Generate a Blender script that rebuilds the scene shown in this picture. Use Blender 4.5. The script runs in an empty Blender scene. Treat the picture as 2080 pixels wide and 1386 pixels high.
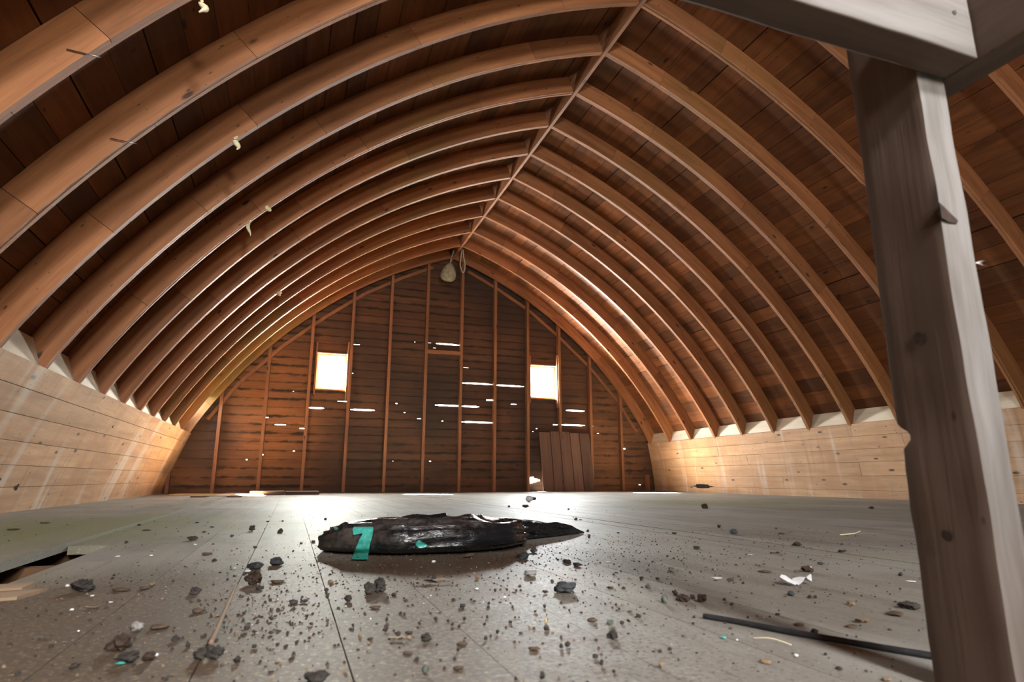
import bpy, bmesh, math, random
from mathutils import Vector, Matrix, noise
from mathutils.bvhtree import BVHTree

SC = bpy.context.scene
COL = SC.collection
random.seed(7)

# ------------------------------------------------------------------ camera, light, exposure
CAMH = 0.2165
RV = Vector((0.9428226, -0.33328998, 0.00182442))
UV_ = Vector((-0.07471519, -0.20601608, 0.97569207))
FV = Vector((0.32481253, 0.92004085, 0.21913844))
FPX = 1241.2
cam_d = bpy.data.cameras.new('camera')
cam = bpy.data.objects.new('camera', cam_d)
COL.objects.link(cam)
SC.camera = cam
M = Matrix(((RV.x, UV_.x, -FV.x, 0), (RV.y, UV_.y, -FV.y, 0), (RV.z, UV_.z, -FV.z, CAMH), (0, 0, 0, 1)))
cam.matrix_world = M
cam_d.sensor_width = 23.5
cam_d.lens = FPX / 2080 * 23.5
cam_d.clip_start = 0.02
cam_d.clip_end = 200
cam_d.dof.use_dof = True
cam_d.dof.focus_distance = 3.0
cam_d.dof.aperture_fstop = 4.5

SC.view_settings.view_transform = 'Standard'
SC.view_settings.look = 'None'
SC.view_settings.gamma = 1
SC.view_settings.use_curve_mapping = False
SC.view_settings.exposure = 3.2

wd = bpy.data.worlds.new('outdoors')
SC.world = wd
wd.use_nodes = True
nt = wd.node_tree
nt.nodes.clear()
wo = nt.nodes.new('ShaderNodeOutputWorld')
bg = nt.nodes.new('ShaderNodeBackground')
tc = nt.nodes.new('ShaderNodeTexCoord')
sx = nt.nodes.new('ShaderNodeSeparateXYZ')
cr = nt.nodes.new('ShaderNodeValToRGB')
nt.links.new(tc.outputs['Generated'], sx.inputs[0])
mr = nt.nodes.new('ShaderNodeMapRange')
mr.inputs['From Min'].default_value = -1
mr.inputs['From Max'].default_value = 1
nt.links.new(sx.outputs['Z'], mr.inputs['Value'])
nt.links.new(mr.outputs[0], cr.inputs[0])
e = cr.color_ramp.elements
e[0].position = 0.0; e[0].color = (0.16, 0.20, 0.07, 1)      # grass seen from the loft
e[1].position = 1.0; e[1].color = (0.80, 0.92, 1.12, 1)
n = e.new(0.485); n.color = (0.22, 0.27, 0.10, 1)
n = e.new(0.515); n.color = (1.15, 1.12, 1.02, 1)
n = e.new(0.66); n.color = (0.98, 1.03, 1.12, 1)
nt.links.new(cr.outputs[0], bg.inputs['Color'])
bg.inputs['Strength'].default_value = 3.0
nt.links.new(bg.outputs[0], wo.inputs['Surface'])
wd.cycles.sampling_method = 'MANUAL'
wd.cycles.sample_map_resolution = 512

cy = SC.cycles
cy.max_bounces = 9
cy.diffuse_bounces = 6
cy.glossy_bounces = 3
cy.transmission_bounces = 3
cy.transparent_max_bounces = 8
cy.caustics_reflective = False
cy.caustics_refractive = False
cy.sample_clamp_indirect = 25.0


def window_light(x0, x1, z0, z1, y, inward, power, color):
    """daylight entering one opening of the gable"""
    ld = bpy.data.lights.new('daylight', 'AREA')
    ld.shape = 'RECTANGLE'
    ld.size = x1 - x0
    ld.size_y = z1 - z0
    ld.energy = power
    ld.color = color
    o = bpy.data.objects.new('daylight', ld)
    COL.objects.link(o)
    o.location = ((x0 + x1) / 2, y, (z0 + z1) / 2)
    # area lights shine along local -Z
    o.rotation_euler = (math.radians(90 if inward > 0 else -90), 0, 0)
    return o


W1 = (0.25, 0.70, 1.55, 2.11)      # openings of the far gable
W2 = (3.78, 4.27, 1.57, 2.14)
B1 = (0.16, 0.64, 2.12, 2.66)      # opening of the near gable, behind the camera
ADDED_LOW = (0.20, 0.70, 0.95, 1.45)  # low opening added out of view to brighten the left rafters
YF, YB = 9.80, -2.25
for (w, y, inw, pw, colr) in ((W1, YF + 0.035, -1, 36, (1.0, 1.0, 0.93)), (W2, YF + 0.035, -1, 50, (0.95, 0.98, 1.0)), (B1, YB - 0.09, 1, 26.0, (0.97, 0.99, 1.0)), (ADDED_LOW, YB - 0.09, 1, 12.0, (1.0, 0.97, 0.86))):
    window_light(*w, y, inw, pw, colr)

sd = bpy.data.lights.new('sun', 'SUN')
sd.energy = 300; sd.angle = math.radians(.6); sd.color = (1.0, .93, .82)
so = bpy.data.objects.new('sun', sd); COL.objects.link(so)
so.rotation_euler = Vector((.50, -.52, -.70)).to_track_quat('-Z', 'Y').to_euler()

# ------------------------------------------------------------------ tagging
def tag(o, label=None, cat=None, group=None, kind=None):
    if label: o['label'] = label
    if cat: o['category'] = cat
    if group: o['group'] = group
    if kind: o['kind'] = kind
    return o


def empty(name, loc=(0, 0, 0)):
    o = bpy.data.objects.new(name, None)
    COL.objects.link(o)
    o.location = loc
    return o


# ------------------------------------------------------------------ mesh collector
class MB:
    def __init__(self):
        self.v = []; self.f = []; self.uv = []; self.r = []; self.sm = []

    def quad(self, ps, uvs, rnd, smooth=False):
        i = len(self.v)
        self.v += [tuple(p) for p in ps]
        self.f.append(tuple(range(i, i + len(ps))))
        self.uv += list(uvs)
        self.r.append(rnd)
        self.sm.append(smooth)

    def box(self, o, a, b, c, rnd=None, uoff=None, voff=None):
        """parallelepiped with corner o; a is the grain direction"""
        if rnd is None: rnd = random.random()
        o = Vector(o); a = Vector(a); b = Vector(b); c = Vector(c)
        la, lb, lc = a.length, b.length, c.length
        u0 = random.uniform(0, 30) if uoff is None else uoff
        v0 = random.uniform(0, 30) if voff is None else voff
        if a.cross(b).dot(c) < 0:
            o = o + c; c = -c
        P = lambda i, j, k: o + a * i + b * j + c * k
        self.quad([P(0,0,1),P(1,0,1),P(1,1,1),P(0,1,1)], [(u0,v0),(u0+la,v0),(u0+la,v0+lb),(u0,v0+lb)], rnd)
        self.quad([P(0,1,0),P(1,1,0),P(1,0,0),P(0,0,0)], [(u0,v0+lb),(u0+la,v0+lb),(u0+la,v0),(u0,v0)], rnd)
        self.quad([P(0,0,0),P(1,0,0),P(1,0,1),P(0,0,1)], [(u0,v0+3),(u0+la,v0+3),(u0+la,v0+3+lc),(u0,v0+3+lc)], rnd)
        self.quad([P(0,1,1),P(1,1,1),P(1,1,0),P(0,1,0)], [(u0,v0+5+lc),(u0+la,v0+5+lc),(u0+la,v0+5),(u0,v0+5)], rnd)
        self.quad([P(0,0,0),P(0,0,1),P(0,1,1),P(0,1,0)], [(u0,v0),(u0+lc*.1,v0),(u0+lc*.1,v0+lb),(u0,v0+lb)], rnd)
        self.quad([P(1,1,0),P(1,1,1),P(1,0,1),P(1,0,0)], [(u0+lc*.1,v0+lb),(u0,v0+lb),(u0,v0),(u0+lc*.1,v0)], rnd)

    def build(self, name, mat, parent=None, weld=False, bevel=0):
        me = bpy.data.meshes.new(name)
        me.from_pydata(self.v, [], self.f)
        uvl = me.uv_layers.new(name='UVMap')
        for i, uv in enumerate(self.uv):
            uvl.data[i].uv = uv
        at = me.attributes.new('rnd', 'FLOAT', 'FACE')
        for i, r in enumerate(self.r):
            at.data[i].value = r
            me.polygons[i].use_smooth = self.sm[i]
        if weld:
            bm = bmesh.new(); bm.from_mesh(me)
            bmesh.ops.remove_doubles(bm, verts=bm.verts, dist=1e-5)
            bm.to_mesh(me); bm.free()
        me.materials.append(mat)
        o = bpy.data.objects.new(name, me)
        COL.objects.link(o)
        if parent: o.parent = parent
        if bevel:
            m = o.modifiers.new('bevel', 'BEVEL'); m.width = bevel; m.segments = 2; m.limit_method = 'ANGLE'
        return o


def mesh_obj(name, verts, faces, mat, parent=None, smooth=True):
    me = bpy.data.meshes.new(name)
    me.from_pydata([tuple(v) for v in verts], [], faces)
    for p in me.polygons: p.use_smooth = smooth
    me.materials.append(mat)
    o = bpy.data.objects.new(name, me)
    COL.objects.link(o)
    if parent: o.parent = parent
    return o


# ------------------------------------------------------------------ materials
class NT:
    def __init__(self, name):
        self.m = bpy.data.materials.new(name)
        self.m.use_nodes = True
        self.t = self.m.node_tree
        self.b = self.t.nodes['Principled BSDF']
        self.out = self.t.nodes['Material Output']

    def n(self, typ, **kw):
        x = self.t.nodes.new(typ)
        for k, v in kw.items(): setattr(x, k, v)
        return x

    def l(self, a, b): self.t.links.new(a, b)

    def val(self, x, sock):
        if isinstance(x, (int, float)): sock.default_value = x
        elif isinstance(x, tuple): sock.default_value = x
        else: self.l(x, sock)

    def math(self, op, a, b=0.0, c=None, clamp=False):
        x = self.n('ShaderNodeMath', operation=op, use_clamp=clamp)
        self.val(a, x.inputs[0]); self.val(b, x.inputs[1])
        if c is not None: self.val(c, x.inputs[2])
        return x.outputs[0]

    def ramp(self, fac, stops, interp='LINEAR'):
        x = self.n('ShaderNodeValToRGB')
        x.color_ramp.interpolation = interp
        e = x.color_ramp.elements
        while len(e) > 1: e.remove(e[-1])
        e[0].position = stops[0][0]; e[0].color = col4(stops[0][1])
        for p, c in stops[1:]:
            y = e.new(p); y.color = col4(c)
        self.l(fac, x.inputs[0])
        return x.outputs[0]

    def step(self, v, lo, hi, a=0.0, b=1.0):
        x = self.n('ShaderNodeMapRange', interpolation_type='SMOOTHSTEP')
        self.val(v, x.inputs[0])
        x.inputs[1].default_value = lo; x.inputs[2].default_value = hi
        x.inputs[3].default_value = a; x.inputs[4].default_value = b
        return x.outputs[0]

    def mix(self, fac, a, b, mode='MIX'):
        x = self.n('ShaderNodeMix', data_type='RGBA', blend_type=mode)
        self.val(fac, x.inputs[0])
        self.val(a, x.inputs[6]); self.val(b, x.inputs[7])
        return x.outputs[2]

    def noise(self, vec, scale, detail=3, rough=.5, dist=0.0):
        x = self.n('ShaderNodeTexNoise')
        x.inputs['Scale'].default_value = scale; x.inputs['Detail'].default_value = detail
        x.inputs['Roughness'].default_value = rough; x.inputs['Distortion'].default_value = dist
        self.l(vec, x.inputs['Vector'])
        return x.outputs['Fac']

    def scaled(self, vec, s, off=(0, 0, 0)):
        x = self.n('ShaderNodeMapping')
        x.inputs['Scale'].default_value = s
        x.inputs['Location'].default_value = off
        self.l(vec, x.inputs['Vector'])
        return x.outputs[0]


def col4(c):
    if isinstance(c, (int, float)): return (c, c, c, 1)
    return (c[0], c[1], c[2], 1)


def wood(name, dark, light, vary=.35, knots=.5, rough=.75, knotcol=(.06, .03, .02), stain=None, extra=None, bump=.15, spec=.3, wear=0.0):
    N = NT(name)
    uv = N.n('ShaderNodeUVMap').outputs[0]
    at = N.n('ShaderNodeAttribute', attribute_name='rnd').outputs['Fac']
    obi = N.n('ShaderNodeObjectInfo').outputs['Random']
    pos = N.n('ShaderNodeTexCoord').outputs['Object']
    cmb = N.n('ShaderNodeCombineXYZ')
    N.l(N.math('MULTIPLY', at, 57.0), cmb.inputs[0]); N.l(N.math('MULTIPLY', at, 23.0), cmb.inputs[1])
    add = N.n('ShaderNodeVectorMath', operation='ADD')
    N.l(uv, add.inputs[0]); N.l(cmb.outputs[0], add.inputs[1])
    v = add.outputs[0]
    g1 = N.noise(N.scaled(v, (1.3, 16, 1)), 1.0, 4, .6, .6)
    g2 = N.noise(N.scaled(v, (6, 160, 1)), 1.0, 2, .6)
    big = N.noise(N.scaled(v, (.9, 2.2, 1)), 1.0, 3, .5)
    f = N.math('ADD', N.math('MULTIPLY', g1, .65), N.math('ADD', N.math('MULTIPLY', g2, .22), N.math('MULTIPLY', big, .35)))
    c = N.ramp(f, [(.35, dark), (.85, light)])
    br = N.math('ADD', 1 - vary / 2, N.math('MULTIPLY', at, vary))
    br2 = N.n('ShaderNodeCombineColor')
    for i in range(3): N.l(br, br2.inputs[i])
    c = N.mix(1.0, c, br2.outputs[0], 'MULTIPLY')
    if knots > 0:
        for sc, th, wgt in (((3.2, 8.5, 1), .15, 1.0), ((8, 20, 1), .13, .85), ((17, 34, 1), .12, .7)):
            vo = N.n('ShaderNodeTexVoronoi')
            vo.inputs['Scale'].default_value = 1.0
            N.l(N.scaled(v, sc, (sc[0], 0, 0)), vo.inputs['Vector'])
            d = N.step(vo.outputs['Distance'], th * .45, th, 1, 0)
            sep = N.n('ShaderNodeSeparateColor'); N.l(vo.outputs['Color'], sep.inputs[0])
            on = N.math('LESS_THAN', sep.outputs[0], knots)
            c = N.mix(N.math('MULTIPLY', N.math('MULTIPLY', d, on), wgt), c, col4(knotcol))
    if extra: c = extra(N, c, uv, v, pos, at)
    N.l(c, N.b.inputs['Base Color'])
    N.b.inputs['Roughness'].default_value = rough
    N.b.inputs['Specular IOR Level'].default_value = spec
    bp = N.n('ShaderNodeBump'); bp.inputs['Strength'].default_value = bump; bp.inputs['Distance'].default_value = .004
    N.l(f, bp.inputs['Height']); N.l(bp.outputs[0], N.b.inputs['Normal'])
    return N.m


def green_blotch(N, c, uv, v, pos, at):
    """faint greenish tint in blotches, stronger toward the left slope"""
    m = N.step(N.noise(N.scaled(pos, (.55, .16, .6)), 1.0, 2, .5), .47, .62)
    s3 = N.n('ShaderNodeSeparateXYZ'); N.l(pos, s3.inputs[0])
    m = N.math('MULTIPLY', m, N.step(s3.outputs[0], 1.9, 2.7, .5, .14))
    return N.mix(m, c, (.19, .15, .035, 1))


def ext_sheath(N, c, uv, v, pos, at):
    m = N.step(N.noise(N.scaled(uv, (.8, 1.6, 1)), 1.0, 3, .6), .52, .72)
    c = N.mix(N.math('MULTIPLY', m, .6), c, (.075, .035, .02, 1))
    return c


def ext_knee(N, c, uv, v, pos, at):
    # pale water runs down the boards, dark knot holes
    st = N.noise(N.scaled(pos, (.3, 3.0, .35), (0, 0, 0)), 1.0, 3, .6, .5)
    c = N.mix(N.step(st, .52, .68, 0, .55), c, (.66, .61, .55, 1))
    st2 = N.noise(N.scaled(pos, (.3, 14.0, .8), (5, 0, 0)), 1.0, 3, .6, .3)
    c = N.mix(N.step(st2, .56, .72, 0, .5), c, (.24, .15, .10, 1))
    st3 = N.noise(N.scaled(pos, (.6, 2.2, 1.6), (1, 3, 0)), 1.0, 4, .65)
    c = N.mix(N.step(st3, .48, .68, 0, .55), c, (.36, .19, .095, 1))
    return c


def ext_far(N, c, uv, v, pos, at):
    # boards darkened along their edges, uneven black weathering
    sp = N.n('ShaderNodeSeparateXYZ'); N.l(uv, sp.inputs[0])
    fr = N.math('FRACT', N.math('DIVIDE', N.math('SUBTRACT', sp.outputs[1], .096), .128))
    edge = N.math('MULTIPLY', N.math('ABSOLUTE', N.math('SUBTRACT', fr, .5)), 2.0)
    n1 = N.noise(N.scaled(uv, (4.5, 9, 1)), 1.0, 4, .65, .4)
    nb = N.noise(N.scaled(uv, (1.1, 3.0, 1), (7, 2, 0)), 1.0, 3, .6)
    s = N.math('ADD', N.math('MULTIPLY', N.math('MULTIPLY', edge, nb), .95), N.math('MULTIPLY', n1, .9))
    c = N.mix(N.step(s, .72, 1.0, 0, .9), c, (.018, .011, .008, 1))
    n2 = N.noise(N.scaled(uv, (.55, .5, 1), (3, 1, 0)), 1.0, 2, .5)
    c = N.mix(N.step(n2, .38, .62, 0, .8), c, (.045, .026, .017, 1))
    sx_ = N.math('ABSOLUTE', N.math('SUBTRACT', sp.outputs[0], 2.6))
    c = N.mix(N.step(N.math('ADD', sx_, N.math('MULTIPLY', n2, 1.2)), 1.6, 3.2, .62, 0), c, (.022, .015, .012, 1))  # middle darkened in the colour so the ends read as lit
    return c


def ext_floor(N, c, uv, v, pos, at):
    n1 = N.noise(pos, 1.3, 4, .6)
    c = N.mix(N.step(N.noise(N.scaled(pos, (2.2, .8, 1), (4, 4, 0)), 1.0, 5, .7, .8), .48, .66, 0, .55), c, (.105, .08, .06, 1))
    c = N.mix(N.step(n1, .46, .64, 0, .7), c, (.245, .235, .22, 1))            # dust film
    n4 = N.noise(N.scaled(pos, (1.0, .25, 1)), 1.0, 3, .5)
    c = N.mix(N.step(n4, .52, .68, 0, .55), c, (.17, .16, .07, 1))             # greenish tint
    def blob0(x, y, rx, ry, amt):
        mp = N.scaled(pos, (1 / rx, 1 / ry, 0), (-x / rx, -y / ry, 0))
        vm = N.n('ShaderNodeVectorMath', operation='LENGTH'); N.l(mp, vm.inputs[0])
        return N.step(vm.outputs['Value'], .35, 1.0, amt, 0)
    gm = N.math('ADD', blob0(-.7, 3.4, 1.3, 1.3, .8), blob0(3.9, 4.9, 2.0, 1.0, .8))
    c = N.mix(N.math('MULTIPLY', gm, N.step(n4, .30, .60, .35, 1)), c, (.15, .15, .055, 1))
    sc_ = N.noise(N.scaled(pos, (7, 3, 1), (2, 1, 0)), 1.0, 5, .7)
    c = N.mix(N.math('MULTIPLY', blob0(.55, 1.05, .45, .5, 1), N.step(sc_, .5, .7, 0, .5)), c, (.42, .41, .40, 1))
    c = N.mix(N.math('MULTIPLY', blob0(-.32, .95, .62, .85, 1), N.step(sc_, .36, .62, .25, .75)), c, (.235, .150, .085, 1))
    # dirt gathers in the left foreground and round the bag
    def blob(x, y, r, nm=.6):
        vm = N.n('ShaderNodeVectorMath', operation='DISTANCE')
        N.l(pos, vm.inputs[0]); vm.inputs[1].default_value = (x, y, 0)
        return N.step(vm.outputs['Value'], r * .25, r, nm, 0)
    g = N.math('ADD', blob(-.25, .95, 1.1, .75), N.math('ADD', blob(.55, 1.75, .8, .55), blob(-.02, 1.15, .3, .3)))
    n2 = N.noise(pos, 9.0, 5, .7)
    c = N.mix(N.step(N.math('ADD', g, n2), .78, 1.15, 0, .85), c, (.125, .085, .052, 1))
    n3 = N.noise(pos, 120.0, 3, .7)
    c = N.mix(N.step(N.math('ADD', N.math('MULTIPLY', g, .25), n3), .60, .70, 0, .75), c, (.06, .045, .035, 1))
    c = N.mix(N.step(n3, .30, .38, .45, 0), c, (.52, .50, .47, 1))
    return c


M_RAFT = wood('rafter_wood', (.13, .043, .014), (.42, .17, .068), .34, .5, .62, (.05, .02, .012), extra=green_blotch, spec=.35)
M_SHEATH = wood('sheathing_wood', (.06, .019, .006), (.23, .082, .026), .6, .35, .75, (.03, .015, .01), extra=ext_sheath)
M_KNEE = wood('knee_wood', (.30, .155, .078), (.60, .385, .225), .25, .6, .6, (.07, .04, .03), extra=ext_knee, spec=.3)
M_FAR = wood('gable_wood', (.09, .036, .015), (.27, .115, .045), .35, .3, .8, (.03, .015, .01), extra=ext_far)
M_STUD = wood('stud_wood', (.13, .05, .022), (.30, .13, .058), .2, .3, .7, (.06, .03, .02))
M_FLOOR = wood('floor_wood', (.125, .108, .088), (.26, .238, .205), .16, .0, .62, extra=ext_floor, bump=.12, spec=.28)
M_UNDER = wood('dark_underfloor', (.05, .025, .012), (.16, .08, .035), .2, 0, .8)
M_CLAD = wood('cladding_wood', (.03, .02, .015), (.07, .045, .03), .2, 0, .9)
M_POST = wood('weathered_post_wood', (.075, .05, .038), (.21, .17, .145), .05, .35, .7, (.035, .025, .02), bump=.3)
M_BLOCK = wood('pale_block_wood', (.46, .38, .28), (.68, .60, .48), .15, .15, .65, (.2, .12, .08))
M_PANEL = wood('panel_wood', (.055, .028, .02), (.15, .082, .055), .7, .35, .75)
M_WORN = wood('worn_board_wood', (.14, .09, .055), (.36, .25, .16), .2, .2, .8, extra=None, bump=.6)
M_PALE = wood('split_wood', (.36, .23, .12), (.62, .44, .26), .2, .1, .6)


def plain(name, c1, c2, scale=20, rough=.8, bump=.4, spec=.3, metal=0, dist=.003):
    N = NT(name)
    pos = N.n('ShaderNodeTexCoord').outputs['Object']
    n = N.noise(pos, scale, 5, .65)
    N.l(N.ramp(n, [(.3, c1), (.7, c2)]), N.b.inputs['Base Color'])
    N.b.inputs['Roughness'].default_value = rough
    N.b.inputs['Specular IOR Level'].default_value = spec
    N.b.inputs['Metallic'].default_value = metal
    bp = N.n('ShaderNodeBump'); bp.inputs['Strength'].default_value = bump; bp.inputs['Distance'].default_value = dist
    N.l(n, bp.inputs['Height']); N.l(bp.outputs[0], N.b.inputs['Normal'])
    return N.m


M_CLOD = plain('clod_dirt', (.014, .012, .012), (.062, .052, .045), 60, .85)
M_CLODB = plain('clod_brown', (.018, .011, .008), (.075, .046, .032), 60, .85)
M_STONE = plain('grey_stone', (.018, .019, .024), (.075, .078, .085), 50, .7)
M_STONEP = plain('pale_stone', (.16, .15, .14), (.32, .30, .28), 50, .7)
M_TAN = plain('dry_leaf', (.13, .085, .052), (.30, .21, .135), 40, .7)
M_WHITE = plain('white_flake', (.6, .6, .62), (.85, .85, .88), 30, .5)
M_GREEN = plain('green_nugget', (.05, .06, .05), (.14, .155, .13), 50, .5)
M_TEALB = plain('teal_bit', (.03, .30, .24), (.08, .45, .38), 40, .4)
M_YEL = plain('yellow_bit', (.5, .3, .03), (.7, .45, .05), 40, .5)
M_CHIP = plain('bark_chip', (.035, .022, .015), (.12, .078, .052), 50, .8)
M_TEAL = plain('teal_plastic', (.02, .24, .20), (.10, .50, .43), 45, .28, .5, .5)
M_RUBBER = plain('black_rubber', (.012, .012, .014), (.03, .03, .034), 60, .6)
M_NEST = plain('grey_paper', (.16, .16, .11), (.36, .36, .27), 14, .8)
M_ROPE = plain('old_rope', (.30, .27, .22), (.5, .47, .4), 90, .9)
M_WISP = plain('pale_husk', (.62, .52, .30), (.82, .74, .52), 40, .7)
M_METAL = plain('nail_steel', (.25, .24, .22), (.4, .39, .37), 80, .4, .1, .5, 1)
M_WEB = plain('cobweb', (.5, .5, .5), (.6, .6, .6), 40, .9)
M_HOLE = plain('deep_shadow_gap', (.006, .005, .004), (.012, .009, .007), 40, .95)


M_KNOT_SHADE = plain('post_knot_and_notch_shade', (.018, .011, .008), (.05, .03, .022), 120, .8)  # knots of the post, also the painted shade of its notch


def bag_material():
    N = NT('black_bin_liner')
    pos = N.n('ShaderNodeTexCoord').outputs['Object']
    n1 = N.noise(N.scaled(pos, (3, 9, 9)), 1.0, 4, .6, .3)
    n2 = N.noise(pos, 45.0, 4, .7)
    dust = N.step(N.math('ADD', N.math('MULTIPLY', n1, .6), N.math('MULTIPLY', n2, .5)), .50, .74, 0, .62)
    # the tail stayed clean
    sp = N.n('ShaderNodeSeparateXYZ'); N.l(pos, sp.inputs[0])
    dust = N.math('MULTIPLY', dust, N.step(sp.outputs[0], .5, .75, 1, .12))
    N.l(N.mix(dust, (.006, .007, .009, 1), (.085, .065, .055, 1)), N.b.inputs['Base Color'])
    N.l(N.math('ADD', .26, N.math('MULTIPLY', dust, .5)), N.b.inputs['Roughness'])
    N.b.inputs['Specular IOR Level'].default_value = .6
    w = N.noise(N.scaled(pos, (9, 26, 26)), 1.0, 4, .6, 1.2)
    bp = N.n('ShaderNodeBump'); bp.inputs['Strength'].default_value = .55; bp.inputs['Distance'].default_value = .012
    N.l(w, bp.inputs['Height']); N.l(bp.outputs[0], N.b.inputs['Normal'])
    return N.m


M_BAG = bag_material()


def glass_material():
    N = NT('window_glass')
    tr = N.n('ShaderNodeBsdfTransparent'); gl = N.n('ShaderNodeBsdfGlossy')
    tr.inputs[0].default_value = (.96, .97, .96, 1)
    gl.inputs['Roughness'].default_value = .03
    mx = N.n('ShaderNodeMixShader'); mx.inputs[0].default_value = .06
    N.l(tr.outputs[0], mx.inputs[1]); N.l(gl.outputs[0], mx.inputs[2])
    N.l(mx.outputs[0], N.out.inputs['Surface'])
    return N.m


M_GLASS = glass_material()
SLITS = [(1.962, 2.036, 2.41, 0.016), (2.12, 2.517, 2.408, 0.032), (0.179, 0.402, 1.259, 0.032), (0.799, 1.168, 1.255, 0.032), (2.134, 2.556, 1.38, 0.032), (2.581, 2.886, 1.379, 0.032), (2.582, 3.107, 1.769, 0.032), (3.151, 3.687, 1.761, 0.032), (2.578, 3.122, 1.122, 0.032), (4.47, 4.833, 1.382, 0.032), (4.371, 4.836, 1.126, 0.029), (4.222, 4.306, 1.124, 0.026), (3.005, 3.118, 1.5, 0.045), (0.599, 0.747, 1.377, 0.026), (0.792, 0.883, 2.294, 0.022), (-0.421, -0.373, 1.09, 0.026), (-0.283, -0.124, 0.99, 0.016), (0.071, 0.148, 0.943, 0.026), (-0.069, -0.048, 1.5, 0.016), (0.002, 0.03, 0.605, 0.019), (-0.426, -0.399, 0.546, 0.026), (-0.635, -0.609, 0.473, 0.022), (1.753, 1.777, 2.407, 0.019), (2.068, 2.126, 2.329, 0.016), (0.788, 0.811, 1.826, 0.026), (1.487, 1.526, 1.379, 0.029), (1.626, 1.657, 1.241, 0.029), (1.847, 1.907, 1.149, 0.019), (2.247, 2.28, 1.122, 0.026), (2.065, 2.097, 0.477, 0.026), (2.597, 2.692, 2.03, 0.013), (1.484, 1.499, 0.474, 0.013), (3.828, 3.865, 2.536, 0.013), (3.444, 3.551, 1.448, 0.019), (3.896, 3.933, 1.047, 0.022), (3.833, 3.86, 0.995, 0.019), (5.537, 5.626, 0.737, 0.038), (5.857, 5.917, 0.107, 0.016), (5.064, 5.113, 0.993, 0.013), (4.985, 5.005, 1.12, 0.016)]
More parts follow.
